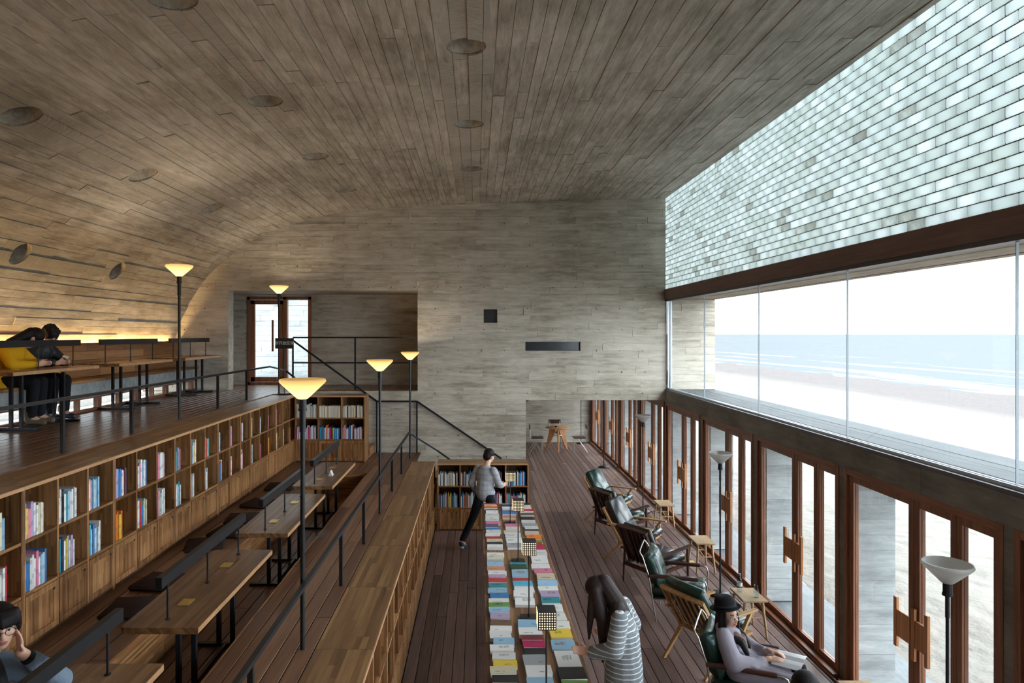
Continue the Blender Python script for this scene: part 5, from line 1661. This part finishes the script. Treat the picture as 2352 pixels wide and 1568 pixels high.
def add_face(H, parent, glasses=None):
    P = lambda *a: H @ Vector(a)
    R = H.to_3x3()
    k = MB()
    for s in (-1, 1): k.ell(P(.076, s * .032, .006), (.008, .015, .0075), 10, 6, R)
    k.build('eyes', 'eye_white', parent)
    k = MB()
    for s in (-1, 1): k.ell(P(.082, s * .031, .005), (.004, .0065, .0065), 8, 6, R); k.cap(P(.084, s * .018, .017), P(.078, s * .047, .016), .0022, .0018, 6)
    k.build('irises', 'eye_dark', parent)
    k = MB()
    for s in (-1, 1): k.cap(P(.086, s * .017, .034), P(.076, s * .052, .034), .0035, .0025, 6)
    k.build('eyebrows', 'hair_black', parent)
    k = MB(); k.ell(P(.090, 0, -.054), (.007, .023, .005), 12, 6, R); k.ell(P(.089, 0, -.062), (.007, .019, .005), 12, 6, R); k.build('lips', 'lips', parent)
    if glasses:
        k = MB()
        for s in (-1, 1):
            ring = [P(.105, s * .034 + .024 * math.cos(t * PI / 8), .002 + .019 * math.sin(t * PI / 8)) for t in range(17)]
            k.tube(ring, .0018, 6, cap=False); k.tube([P(.104, s * .058, .006), P(.06, s * .078, .008), P(-.01, s * .082, .008)], .0016, 6)
        k.tube([P(.105, -.010, .004), P(.107, 0, .006), P(.105, .010, .004)], .0016, 6)
        k.build('glasses', glasses, parent)
def add_hand(mb, wrist, palm_dir, side_dir, curl=.5, size=1.0, thumb=1):
    """palm and five bent fingers; palm_dir: wrist to knuckles, side_dir: towards the thumb"""
    d = Vector(palm_dir).normalized(); s = Vector(side_dir); s = (s - d * s.dot(d)).normalized(); n = d.cross(s).normalized() * thumb
    w = Vector(wrist); k = size
    for t in (-.026, -.009, .009, .026): mb.cap(w + s * (t * .7 * k), w + d * (.082 * k) + s * (t * k), .013 * k, .0105 * k)
    for t, L in ((.028, .066), (.010, .076), (-.009, .070), (-.027, .056)):
        p0 = w + d * (.082 * k) + s * (t * k)
        a1 = curl * .6; a2 = curl * 1.5
        d1 = d * math.cos(a1) + n * math.sin(a1); d2 = d * math.cos(a2) + n * math.sin(a2)
        p1 = p0 + d1 * (L * .5 * k); p2 = p1 + d2 * (L * .5 * k)
        mb.cap(p0, p1, .0092 * k, .0084 * k); mb.cap(p1, p2, .0084 * k, .0074 * k)
    p0 = w + d * (.025 * k) + s * (.024 * k); p1 = p0 + (d * .6 + s * .75 + n * .25).normalized() * (.038 * k); p2 = p1 + (d * .95 + s * .2 + n * .3).normalized() * (.03 * k)
    mb.cap(p0, p1, .0125 * k, .0095 * k); mb.cap(p1, p2, .0095 * k, .008 * k)

# --- woman in the black hat, seated in the steel armchair -------------------
def hat_woman():
    a = -25
    Pn = thing('person', 'seated person in black hat and pale lilac coat reading a magazine', 'person', (2.57, 6.50, 0), math.radians(a))
    H = head_frame((-.17, -.005, .945), -38, -2)
    b = MB(); add_head(b, H)
    b.chain([((-.20, 0, .84), .05), ((-.185, 0, .90), .048)])
    b.ell((-.19, 0, .70), (.09, .15, .16)); b.ell((-.10, 0, .50), (.12, .16, .10))
    for s in (-1, 1):
        b.chain([((-.21, s * .16, .80), .05), ((-.10, s * .255, .60), .042), ((.10, s * .13, .60), .032), ((.19, s * .085, .635), .026)])
        b.chain([((-.06, s * .09, .47), .085), ((.38, s * .10, .49), .06), ((.46, s * .10, .14), .045), ((.47, s * .10, .06), .04), ((.60, s * .11, .035), .03)])
    add_hand(b, (.19, .085, .645), (.92, -.3, .03), (.2, -.9, .1), .45, 1.05, 1)
    add_hand(b, (.19, -.085, .635), (.92, .1, .05), (.1, .9, .2), .5, 1.05, -1)
    skin_over(b, 'body', 'skin', Pn, .008, 4)
    add_face(H, Pn, 'steel')
    # coat: wide soft poncho sleeves, falls over the thighs
    c = MB()
    c.ell((-.19, 0, .69), (.135, .215, .18), 18, 12); c.ell((-.12, 0, .54), (.18, .235, .13), 18, 12)
    for s in (-1, 1):
        c.chain([((-.20, s * .15, .80), .075), ((-.10, s * .27, .62), .088), ((.07, s * .17, .585), .07), ((.135, s * .115, .615), .048)])
        c.chain([((-.05, s * .12, .49), .13), ((.25, s * .13, .48), .12), ((.42, s * .14, .44), .10), ((.50, s * .15, .30), .09)])
    c.chain([((-.05, -.10, .45), .12), ((.28, -.12, .40), .13), ((.45, -.14, .30), .12)])
    rg = random.Random(5)
    for i in range(9):
        y = -.22 + .055 * i
        c.chain([((-.10 + rg.uniform(-.03, .03), y, .64 - .5 * abs(y)), .03), ((.0, y * 1.1, .62), .022), ((.08 + rg.uniform(-.02, .05), y * 1.15, .585), .024), ((.25, y * 1.1, .585), .02), ((.42, y, .55), .03)])
    for s in (-1, 1):
        for q in range(3): c.chain([((-.16, s * (.2 + .03 * q), .76 - .03 * q), .03), ((-.06 + .02 * q, s * (.30 - .02 * q), .66 - .04 * q), .024), ((.06, s * (.22 - .02 * q), .60 - .02 * q), .02)])
    for s in (-1, 1): c.chain([((-.24, s * .05, .84), .045), ((-.17, s * .075, .83), .05), ((-.11, s * .05, .80), .045), ((-.09, 0, .775), .04)])
    skin_over(c, 'coat', 'coat_lilac', Pn, .012, 5)
    k = MB(); k.chain([((-.20, .075, .83), .035), ((-.10, .07, .80), .036), ((-.045, .045, .73), .038), ((-.02, .015, .64), .034)]); k.chain([((-.20, -.075, .83), .035), ((-.10, -.07, .80), .036), ((-.045, -.03, .74), .036), ((-.03, .01, .69), .034)]); skin_over(k, 'scarf', 'scarf_rose', Pn, .01, 4)
    k = MB()
    for s in (-1, 1): k.chain([((.30, s * .10, .50), .075), ((.44, s * .10, .52), .075), ((.50, s * .10, .30), .062), ((.50, s * .10, .10), .052)])
    skin_over(k, 'trousers', 'trousers_black', Pn, .012, 4)
    k = MB()
    for s in (-1, 1): k.chain([((.47, s * .10, .06), .05), ((.62, s * .11, .04), .038)])
    skin_over(k, 'shoes', 'shoe_dark', Pn, .01, 3)
    Q = lambda *v: H @ Vector(v)
    h = MB(); R = H.to_3x3()
    h.ell(Q(-.03, 0, .035), (.092, .088, .10), 16, 12, R)
    for s in (-1, 1):
        h.chain([(Q(-.01, s * .078, .03), .028), (Q(.0, s * .092, -.06), .032), (Q(-.0, s * .095, -.15), .034), ((-.045, s * .10 - .01, .75), .030), ((.005, s * .105, .66), .024), ((.02, s * .10, .60), .010)])
        h.chain([(Q(.03, s * .075, .03), .014), (Q(.045, s * .082, -.04), .016), (Q(.035, s * .085, -.12), .018), ((-.03, s * .075 - .01, .76), .020), ((.01, s * .075, .66), .012)])
    h.chain([(Q(-.08, 0, .0), .06), (Q(-.08, 0, -.12), .07), ((-.27, 0, .74), .05)])
    skin_over(h, 'hair', 'hair_black', Pn, .008, 3)
    # felt hat with a brim
    k = MB(); k.lathe([(.001, .150), (.05, .152), (.083, .135), (.096, .10), (.101, .045), (.104, .04), (.13, .036), (.146, .046), (.148, .040), (.13, .028), (.097, .034), (.001, .06)], 32)
    o = k.build('hat', 'felt_black', Pn); o.matrix_local = H @ Matrix.Translation((-.022, 0, .030)) @ Euler((.05, -.16, 0)).to_matrix().to_4x4()
    k = MB(); k.lathe([(.101, .045), (.1045, .046), (.1025, .072), (.098, .072)], 32); o2 = k.build('hat_band', 'shirt_black', o)
    # magazine on the lap
    M = thing('magazine', 'open glossy magazine on the lap of the seated person in the hat', 'magazine', (2.57 + .335, 6.50 - .145, .612), math.radians(a - 10))
    k = MB()
    for s in (-1, 1):
        pts = [(0, 0), (s * .05, .018), (s * .11, .016), (s * .17, .0)]
        for (u0, w0), (u1, w1) in zip(pts, pts[1:]):
            k.hexa([(-.125, u0, w0), (.125, u0, w0), (.125, u1, w1), (-.125, u1, w1)], [(-.125, u0, w0 + .006), (.125, u0, w0 + .006), (.125, u1, w1 + .006), (-.125, u1, w1 + .006)])
    k.build('pages', 'magazine_paper', M)
hat_woman()

# --- long-haired woman in the striped coat, at the display table -------------
def striped_woman():
    Pn = thing('person', 'standing person with long dark hair in grey striped coat at the table', 'person', (1.235, 5.80, 0), math.radians(166))
    H = head_frame((.205, .0, 1.435), 8, 48)
    b = MB(); add_head(b, H)
    b.chain([((.07, 0, 1.33), .052), ((.15, 0, 1.39), .05)])
    b.ell((.02, 0, 1.18), (.10, .155, .20)); b.ell((-.02, 0, .92), (.11, .165, .15))
    for s in (-1, 1):
        b.chain([((-.01, s * .10, .88), .085), ((.01, s * .10, .48), .058), ((-.02, s * .10, .09), .04), ((.12, s * .11, .035), .032)])
    b.chain([((.03, .165, 1.29), .05), ((.06, .23, 1.06), .042), ((.27, .17, 1.00), .032)])
    b.chain([((.0, -.165, 1.29), .05), ((-.06, -.25, 1.08), .042), ((.13, -.19, 1.02), .032)])
    add_hand(b, (.27, .17, 1.0), (.95, -.2, -.1), (0, -.6, .8), .75, 1, -1)
    add_hand(b, (.13, -.19, 1.02), (.95, .2, .0), (0, .6, .8), .75, 1, 1)
    skin_over(b, 'body', 'skin', Pn, .009, 4)
    add_face(H, Pn)
    c = MB()
    c.ell((.02, 0, 1.19), (.125, .19, .19), 18, 12); c.chain([((.0, .05, 1.1), .14), ((-.01, .05, .8), .16), ((-.01, .05, .55), .17)]); c.chain([((.0, -.05, 1.1), .14), ((-.01, -.05, .8), .16), ((-.01, -.05, .55), .17)])
    c.chain([((.02, .16, 1.29), .075), ((.055, .235, 1.06), .075), ((.23, .175, 1.0), .058)])
    c.chain([((-.0, -.16, 1.29), .075), ((-.075, -.255, 1.09), .08), ((.08, -.20, 1.02), .06)])
    skin_over(c, 'coat', 'coat_striped', Pn, .012, 5)
    k = MB()
    for s in (-1, 1): k.chain([((-.01, s * .10, .6), .08), ((.01, s * .10, .45), .066), ((-.02, s * .10, .12), .05)])
    skin_over(k, 'trousers', 'trousers_black', Pn, .012, 4)
    k = MB()
    for s in (-1, 1): k.chain([((-.03, s * .10, .05), .048), ((.13, s * .11, .038), .036)])
    skin_over(k, 'shoes', 'shoe_dark', Pn, .01, 3)
    h = MB(); R = H.to_3x3(); Q = lambda *v: H @ Vector(v)
    h.ell(Q(-.025, 0, .04), (.10, .092, .10), 18, 12, R)
    h.chain([(Q(-.09, 0, .02), .08), ((.05, .02, 1.36), .085), ((-.02, .04, 1.26), .07)])
    for s, x in ((1, 0.0), (-1, 0.0)):
        h.chain([(Q(-.01, s * .07, .05), .045), ((.20, s * .075, 1.36), .055), ((.16, s * .10, 1.24), .055), ((.15, s * .12, 1.10), .046), ((.15, s * .12, .98), .032), ((.16, s * .11, .90), .012)])
    h.chain([(Q(.03, .07, .05), .03), ((.26, .085, 1.30), .034), ((.27, .08, 1.18), .026), ((.275, .085, 1.07), .010)])
    h.chain([((.04, .08, 1.34), .07), ((.08, .16, 1.22), .05), ((.10, .19, 1.08), .02)])
    skin_over(h, 'hair', 'hair_brown', Pn, .008, 3)
striped_woman()

# --- walking man beyond the display table -------------------------------------
def walker():
    Pn = thing('person', 'walking person in pale striped jumper and black trousers by the low bookcase', 'person', (.13, 11.92, 0), math.radians(52))
    H = head_frame((.14, 0, 1.50), -10, 14)
    b = MB(); add_head(b, H)
    b.chain([((.06, 0, 1.34), .055), ((.11, 0, 1.44), .052)])
    b.ell((.03, 0, 1.16), (.11, .16, .21)); b.ell((0, 0, .90), (.115, .16, .13))
    b.chain([((0, .09, .86), .085), ((-.20, .10, .48), .06), ((-.50, .10, .13), .045), ((-.42, .11, .035), .034)])
    b.chain([((0, -.09, .86), .085), ((.17, -.10, .47), .06), ((.20, -.10, .09), .045), ((.34, -.11, .035), .034)])
    b.chain([((.03, .18, 1.28), .05), ((-.07, .24, 1.04), .042), ((.06, .23, .85), .032)])
    b.chain([((.03, -.18, 1.28), .05), ((.10, -.24, 1.04), .042), ((.27, -.18, .98), .032)])
    add_hand(b, (.06, .23, .85), (.45, .0, -.9), (.9, 0, .4), .5, 1, 1); add_hand(b, (.27, -.18, .98), (.95, .1, .1), (0, .5, .8), .6, 1, 1)
    skin_over(b, 'body', 'skin', Pn, .010, 4); add_face(H, Pn)
    c = MB(); c.ell((.03, 0, 1.17), (.145, .19, .20), 18, 12); c.chain([((.03, 0, 1.1), .155), ((.0, 0, .88), .155)]); c.ell((.02, 0, .90), (.15, .19, .11), 16, 10)
    c.chain([((.03, .17, 1.28), .072), ((-.07, .24, 1.04), .062), ((.04, .235, .88), .048)]); c.chain([((.03, -.17, 1.28), .072), ((.10, -.24, 1.04), .062), ((.24, -.19, .985), .048)])
    skin_over(c, 'jumper', 'jumper_striped', Pn, .012, 5)
    k = MB(); k.ell((0, 0, .84), (.125, .17, .10), 16, 10)
    k.chain([((0, .09, .84), .095), ((-.20, .10, .48), .07), ((-.485, .10, .16), .055)]); k.chain([((0, -.09, .84), .095), ((.17, -.10, .47), .07), ((.20, -.10, .12), .055)])
    skin_over(k, 'trousers', 'trousers_black', Pn, .012, 4)
    k = MB(); k.chain([((-.52, .10, .10), .045), ((-.47, .105, .05), .045), ((-.38, .11, .035), .036)]); k.chain([((.19, -.10, .055), .048), ((.35, -.11, .038), .038)]); skin_over(k, 'shoes', 'shoe_dark', Pn, .009, 3)
    k = MB(); k.chain([((-.50, .10, .045), .038), ((-.36, .11, .016), .020)]); k.chain([((.17, -.10, .015), .03), ((.38, -.11, .015), .03)]); skin_over(k, 'soles', 'shoe_white', Pn, .009, 2)
    h = MB(); R = H.to_3x3(); Q = lambda *v: H @ Vector(v)
    h.ell(Q(-.02, 0, .045), (.102, .088, .095), 18, 12, R); h.ell(Q(-.06, 0, -.01), (.065, .08, .08), 14, 10, R); skin_over(h, 'hair', 'hair_black', Pn, .008, 3)
walker()

# --- girl with glasses leaning on the near lower table ---------------------------
def girl():
    Pn = thing('person', 'seated person with glasses and grey knit jumper resting cheek on hand', 'person', (-2.775, 3.72, T1), 0)
    H = head_frame((.185, -.02, .815), -46, 4, 3)
    b = MB(); add_head(b, H)
    b.chain([((.08, 0, .62), .05), ((.145, -.01, .70), .048)])
    b.ell((.02, 0, .45), (.10, .15, .18)); b.ell((-.06, 0, .15), (.13, .165, .12))
    for s in (-1, 1): b.chain([((-.03, s * .09, .12), .085), ((.36, s * .10, .13), .06), ((.40, s * .10, -.24), .045), ((.52, s * .10, -.325), .032)])
    # left hand on the cheek, elbow on the table; right arm on the table
    hw = H @ Vector((.052, .082, -.155))
    b.chain([((.07, .16, .53), .05), ((.36, .24, .40), .042), (tuple(hw), .030)])
    b.chain([((.07, -.16, .53), .05), ((.28, -.20, .395), .042), ((.45, .0, .385), .030)])
    up = (H @ Vector((.055, .078, .05))) - hw
    add_hand(b, hw, up, H.to_3x3() @ Vector((.9, .2, 0)), .25, .92, -1)
    add_hand(b, (.45, .0, .385), (.6, .8, 0), (.7, -.6, .3), .5, .92, 1)
    skin_over(b, 'body', 'skin', Pn, .007, 3)
    add_face(H, Pn, 'shirt_black')
    c = MB(); c.ell((.02, 0, .45), (.13, .19, .19), 18, 12); c.ell((-.04, 0, .18), (.16, .19, .15), 16, 10)
    e = Vector((.36, .24, .40)); w2 = e.lerp(hw, .72)
    c.chain([((.07, .15, .53), .075), (tuple(e), .064), (tuple(w2), .05)]); c.chain([((.07, -.15, .53), .075), ((.28, -.20, .40), .062), ((.42, -.03, .39), .048)])
    skin_over(c, 'jumper', 'knit_grey', Pn, .010, 4)
    k = MB(); w3 = e.lerp(hw, .74); w4 = e.lerp(hw, .83); k.cap(w3, w4, .041, .039); k.ell((.10, 0, .58), (.075, .08, .06)); k.chain([((.14, 0, .57), .05), ((.17, -.01, .45), .06)]); skin_over(k, 'shirt', 'shirt_black', Pn, .008, 3)
    k = MB()
    for s in (-1, 1): k.chain([((-.06, s * .09, .12), .10), ((.37, s * .10, .13), .072), ((.41, s * .10, -.22), .056)])
    skin_over(k, 'trousers', 'trousers_black', Pn, .012, 4)
    h = MB(); R = H.to_3x3(); Q = lambda *v: H @ Vector(v)
    h.ell(Q(-.02, 0, .042), (.102, .088, .084), 20, 12, R); h.ell(Q(-.05, 0, -.01), (.075, .086, .09), 16, 10, R); h.ell(Q(-.07, -.03, .115), (.034, .034, .028), 12, 8, R)
    for t in range(-4, 5):
        y = t * .0185; h.chain([(Q(.05, y * .9, .088), .022), (Q(.083 - abs(t) * .004, y, .062), .016), (Q(.093 - abs(t) * .005, y * 1.02, .034), .011), (Q(.096 - abs(t) * .0055, y * 1.02, .020), .006)])
    for s in (-1, 1): h.chain([(Q(.03, s * .078, .06), .02), (Q(.035, s * .084, .0), .016), (Q(.035, s * .082, -.03), .008)])
    skin_over(h, 'hair', 'hair_black', Pn, .006, 2)
girl()

# --- two people on the upper bench -------------------------------------------------
def bench_pair():
    S = .475
    def seated(label, loc, rz, H, coat, coatname, legs, shoes, mirror, hairfn, extra=None):
        Pn = thing('person', label, 'person', loc, math.radians(rz))
        b = MB(); add_head(b, H)
        hc = H.translation
        b.chain([((.14, 0, S + .50), .052), (tuple(hc + Vector((-.04, 0, -.07))), .05)])
        b.chain([((-.02, 0, S + .12), .13), ((.06, 0, S + .30), .135), ((.12, 0, S + .42), .12)])
        for s in (-1, 1):
            b.chain([((0, s * .09, S + .05), .085), ((.42, s * .10, S + .04), .06), ((.40, s * .11, .10), .045), ((.54, s * .11, .035), .032)])
            b.chain([((.12, s * .17, S + .46), .05), ((.26, s * .25, S + .28), .042), ((.46, s * .06, S + .28), .03)])
        add_hand(b, (.46, .06, S + .285), (.7, -.6, .1), (0, .2, 1), .7, 1, -1); add_hand(b, (.46, -.06, S + .285), (.7, .6, .1), (0, -.2, 1), .7, 1, 1)
        skin_over(b, 'body', 'skin', Pn, .010, 4); add_face(H, Pn)
        c = MB()
        for s in (-1, 1):
            c.chain([((-.02, s * .06, S + .10), .15), ((.05, s * .07, S + .30), .145), ((.11, s * .08, S + .42), .12)])
            c.chain([((.12, s * .17, S + .46), .078), ((.26, s * .26, S + .28), .07), ((.42, s * .09, S + .285), .05)])
            c.chain([((.10, s * .05, S + .47), .105), ((.13, s * .05, S + .52), .07)])
        c.chain([((-.02, 0, S + .10), .155), ((.07, 0, S + .30), .165), ((.14, 0, S + .44), .145), ((.19, 0, S + .50), .08)])
        if extra == 'long': 
            for s in (-1, 1): c.chain([((-.02, s * .10, S + .10), .13), ((.06, s * .16, S - .02), .11), ((.05, s * .17, S - .18), .10)])
        skin_over(c, coatname, coat, Pn, .012, 4)
        k = MB()
        for s in (-1, 1): k.chain([((-.02, s * .09, S + .07), .11), ((.43, s * .10, S + .05), .078), ((.41, s * .11, .13), .06)])
        skin_over(k, 'trousers', 'trousers_black', Pn, .012, 4)
        k = MB()
        for s in (-1, 1): k.chain([((.38, s * .11, .15), .058), ((.39, s * .11, .06), .052), ((.55, s * .11, .04), .038)])
        skin_over(k, 'shoes', shoes, Pn, .010, 3)
        h = MB(); R = H.to_3x3(); Q = lambda *v: H @ Vector(v)
        hairfn(h, Q, R); skin_over(h, 'hair', 'hair_black', Pn, .009, 3)
        return Pn
    def hair_long(h, Q, R):
        h.ell(Q(-.02, 0, .045), (.105, .092, .097), 18, 12, R); h.ell(Q(-.06, 0, -.02), (.07, .088, .09), 14, 10, R)
        h.chain([(Q(-.07, -.02, .02), .075), ((.22, -.04, S + .60), .058), ((.17, -.14, S + .565), .042), ((.14, -.24, S + .51), .02)])
    def hair_curly(h, Q, R):
        h.ell(Q(-.02, 0, .05), (.10, .09, .095), 18, 12, R)
        rg = random.Random(2)
        for i in range(46):
            t = rg.uniform(0, 2 * PI); u = rg.uniform(-.1, 1); q = math.sqrt(max(0, 1 - u * u))
            h.ell(Q(-.02 + .105 * q * math.cos(t) - .02, .095 * q * math.sin(t), .05 + .1 * u), (.022, .022, .022), 8, 6, R)
    seated('seated person in yellow coat leaning over the upper reading table', (-5.95, 8.52, T2), 8, head_frame((.34, .10, S + .605), 20, 50, -10), 'coat_yellow', 'coat', None, 'boots_brown', 1, hair_long, 'long')
    seated('seated person in black jacket holding a phone over the upper reading table', (-5.95, 9.12, T2), -12, head_frame((.34, -.03, S + .62), -25, 42, 8), 'jacket_black', 'jacket', None, 'shoe_dark', 1, hair_curly)
    k = MB(); k.cbox(-.035, .035, -.07, .07, 0, .009, .003)
    o = k.build('mobile_phone', 'white_plastic', None, (-5.44, 9.02, T2 + .83), (.15, .35, .5)); tag(o, 'pale mobile phone held by the person in black jacket', 'phone')
bench_pair()

# --- person at the bottom edge, seen from behind -------------------------------------
def edge_person():
    a = 29
    Pn = thing('person', 'dark-haired person seated at the bottom edge, only the head showing', 'person', ahead((2.25, 5.0), a, .40), math.radians(a))
    H = head_frame((-.16, 0, .985), 0, 20)
    b = MB(); add_head(b, H)
    b.chain([((-.20, 0, .84), .05), ((-.18, 0, .92), .048)]); b.ell((-.18, 0, .72), (.09, .15, .17)); b.ell((-.08, 0, .53), (.12, .16, .10))
    for s in (-1, 1):
        b.chain([((-.18, s * .16, .82), .05), ((-.06, s * .24, .66), .042), ((.16, s * .10, .64), .03)])
        b.chain([((-.03, s * .09, .53), .085), ((.38, s * .10, .54), .06), ((.42, s * .10, .10), .045), ((.56, s * .10, .035), .032)])
        add_hand(b, (.16, s * .10, .64), (.9, -s * .3, 0), (0, -s * .8, .5), .6, 1, s)
    skin_over(b, 'body', 'skin', Pn, .010, 4); add_face(H, Pn)
    c = MB(); c.ell((-.18, 0, .71), (.125, .19, .18), 16, 10); c.ell((-.09, 0, .56), (.15, .19, .12), 16, 10)
    for s in (-1, 1): c.chain([((-.18, s * .16, .82), .075), ((-.06, s * .24, .66), .065), ((.12, s * .12, .64), .048)])
    skin_over(c, 'jumper', 'shirt_black', Pn, .012, 4)
    k = MB()
    for s in (-1, 1): k.chain([((-.05, s * .09, .54), .10), ((.39, s * .10, .55), .075), ((.43, s * .10, .13), .056)])
    skin_over(k, 'trousers', 'trousers_black', Pn, .012, 4)
    k = MB()
    for s in (-1, 1): k.chain([((.41, s * .10, .055), .048), ((.57, s * .10, .038), .036)])
    skin_over(k, 'shoes', 'shoe_dark', Pn, .010, 3)
    h = MB(); R = H.to_3x3(); Q = lambda *v: H @ Vector(v)
    h.ell(Q(-.02, 0, .045), (.106, .094, .098), 18, 12, R); h.chain([(Q(-.06, 0, .0), .08), (Q(-.07, 0, -.10), .075), ((-.25, 0, .80), .05)]); skin_over(h, 'hair', 'hair_black', Pn, .008, 3)
edge_person()
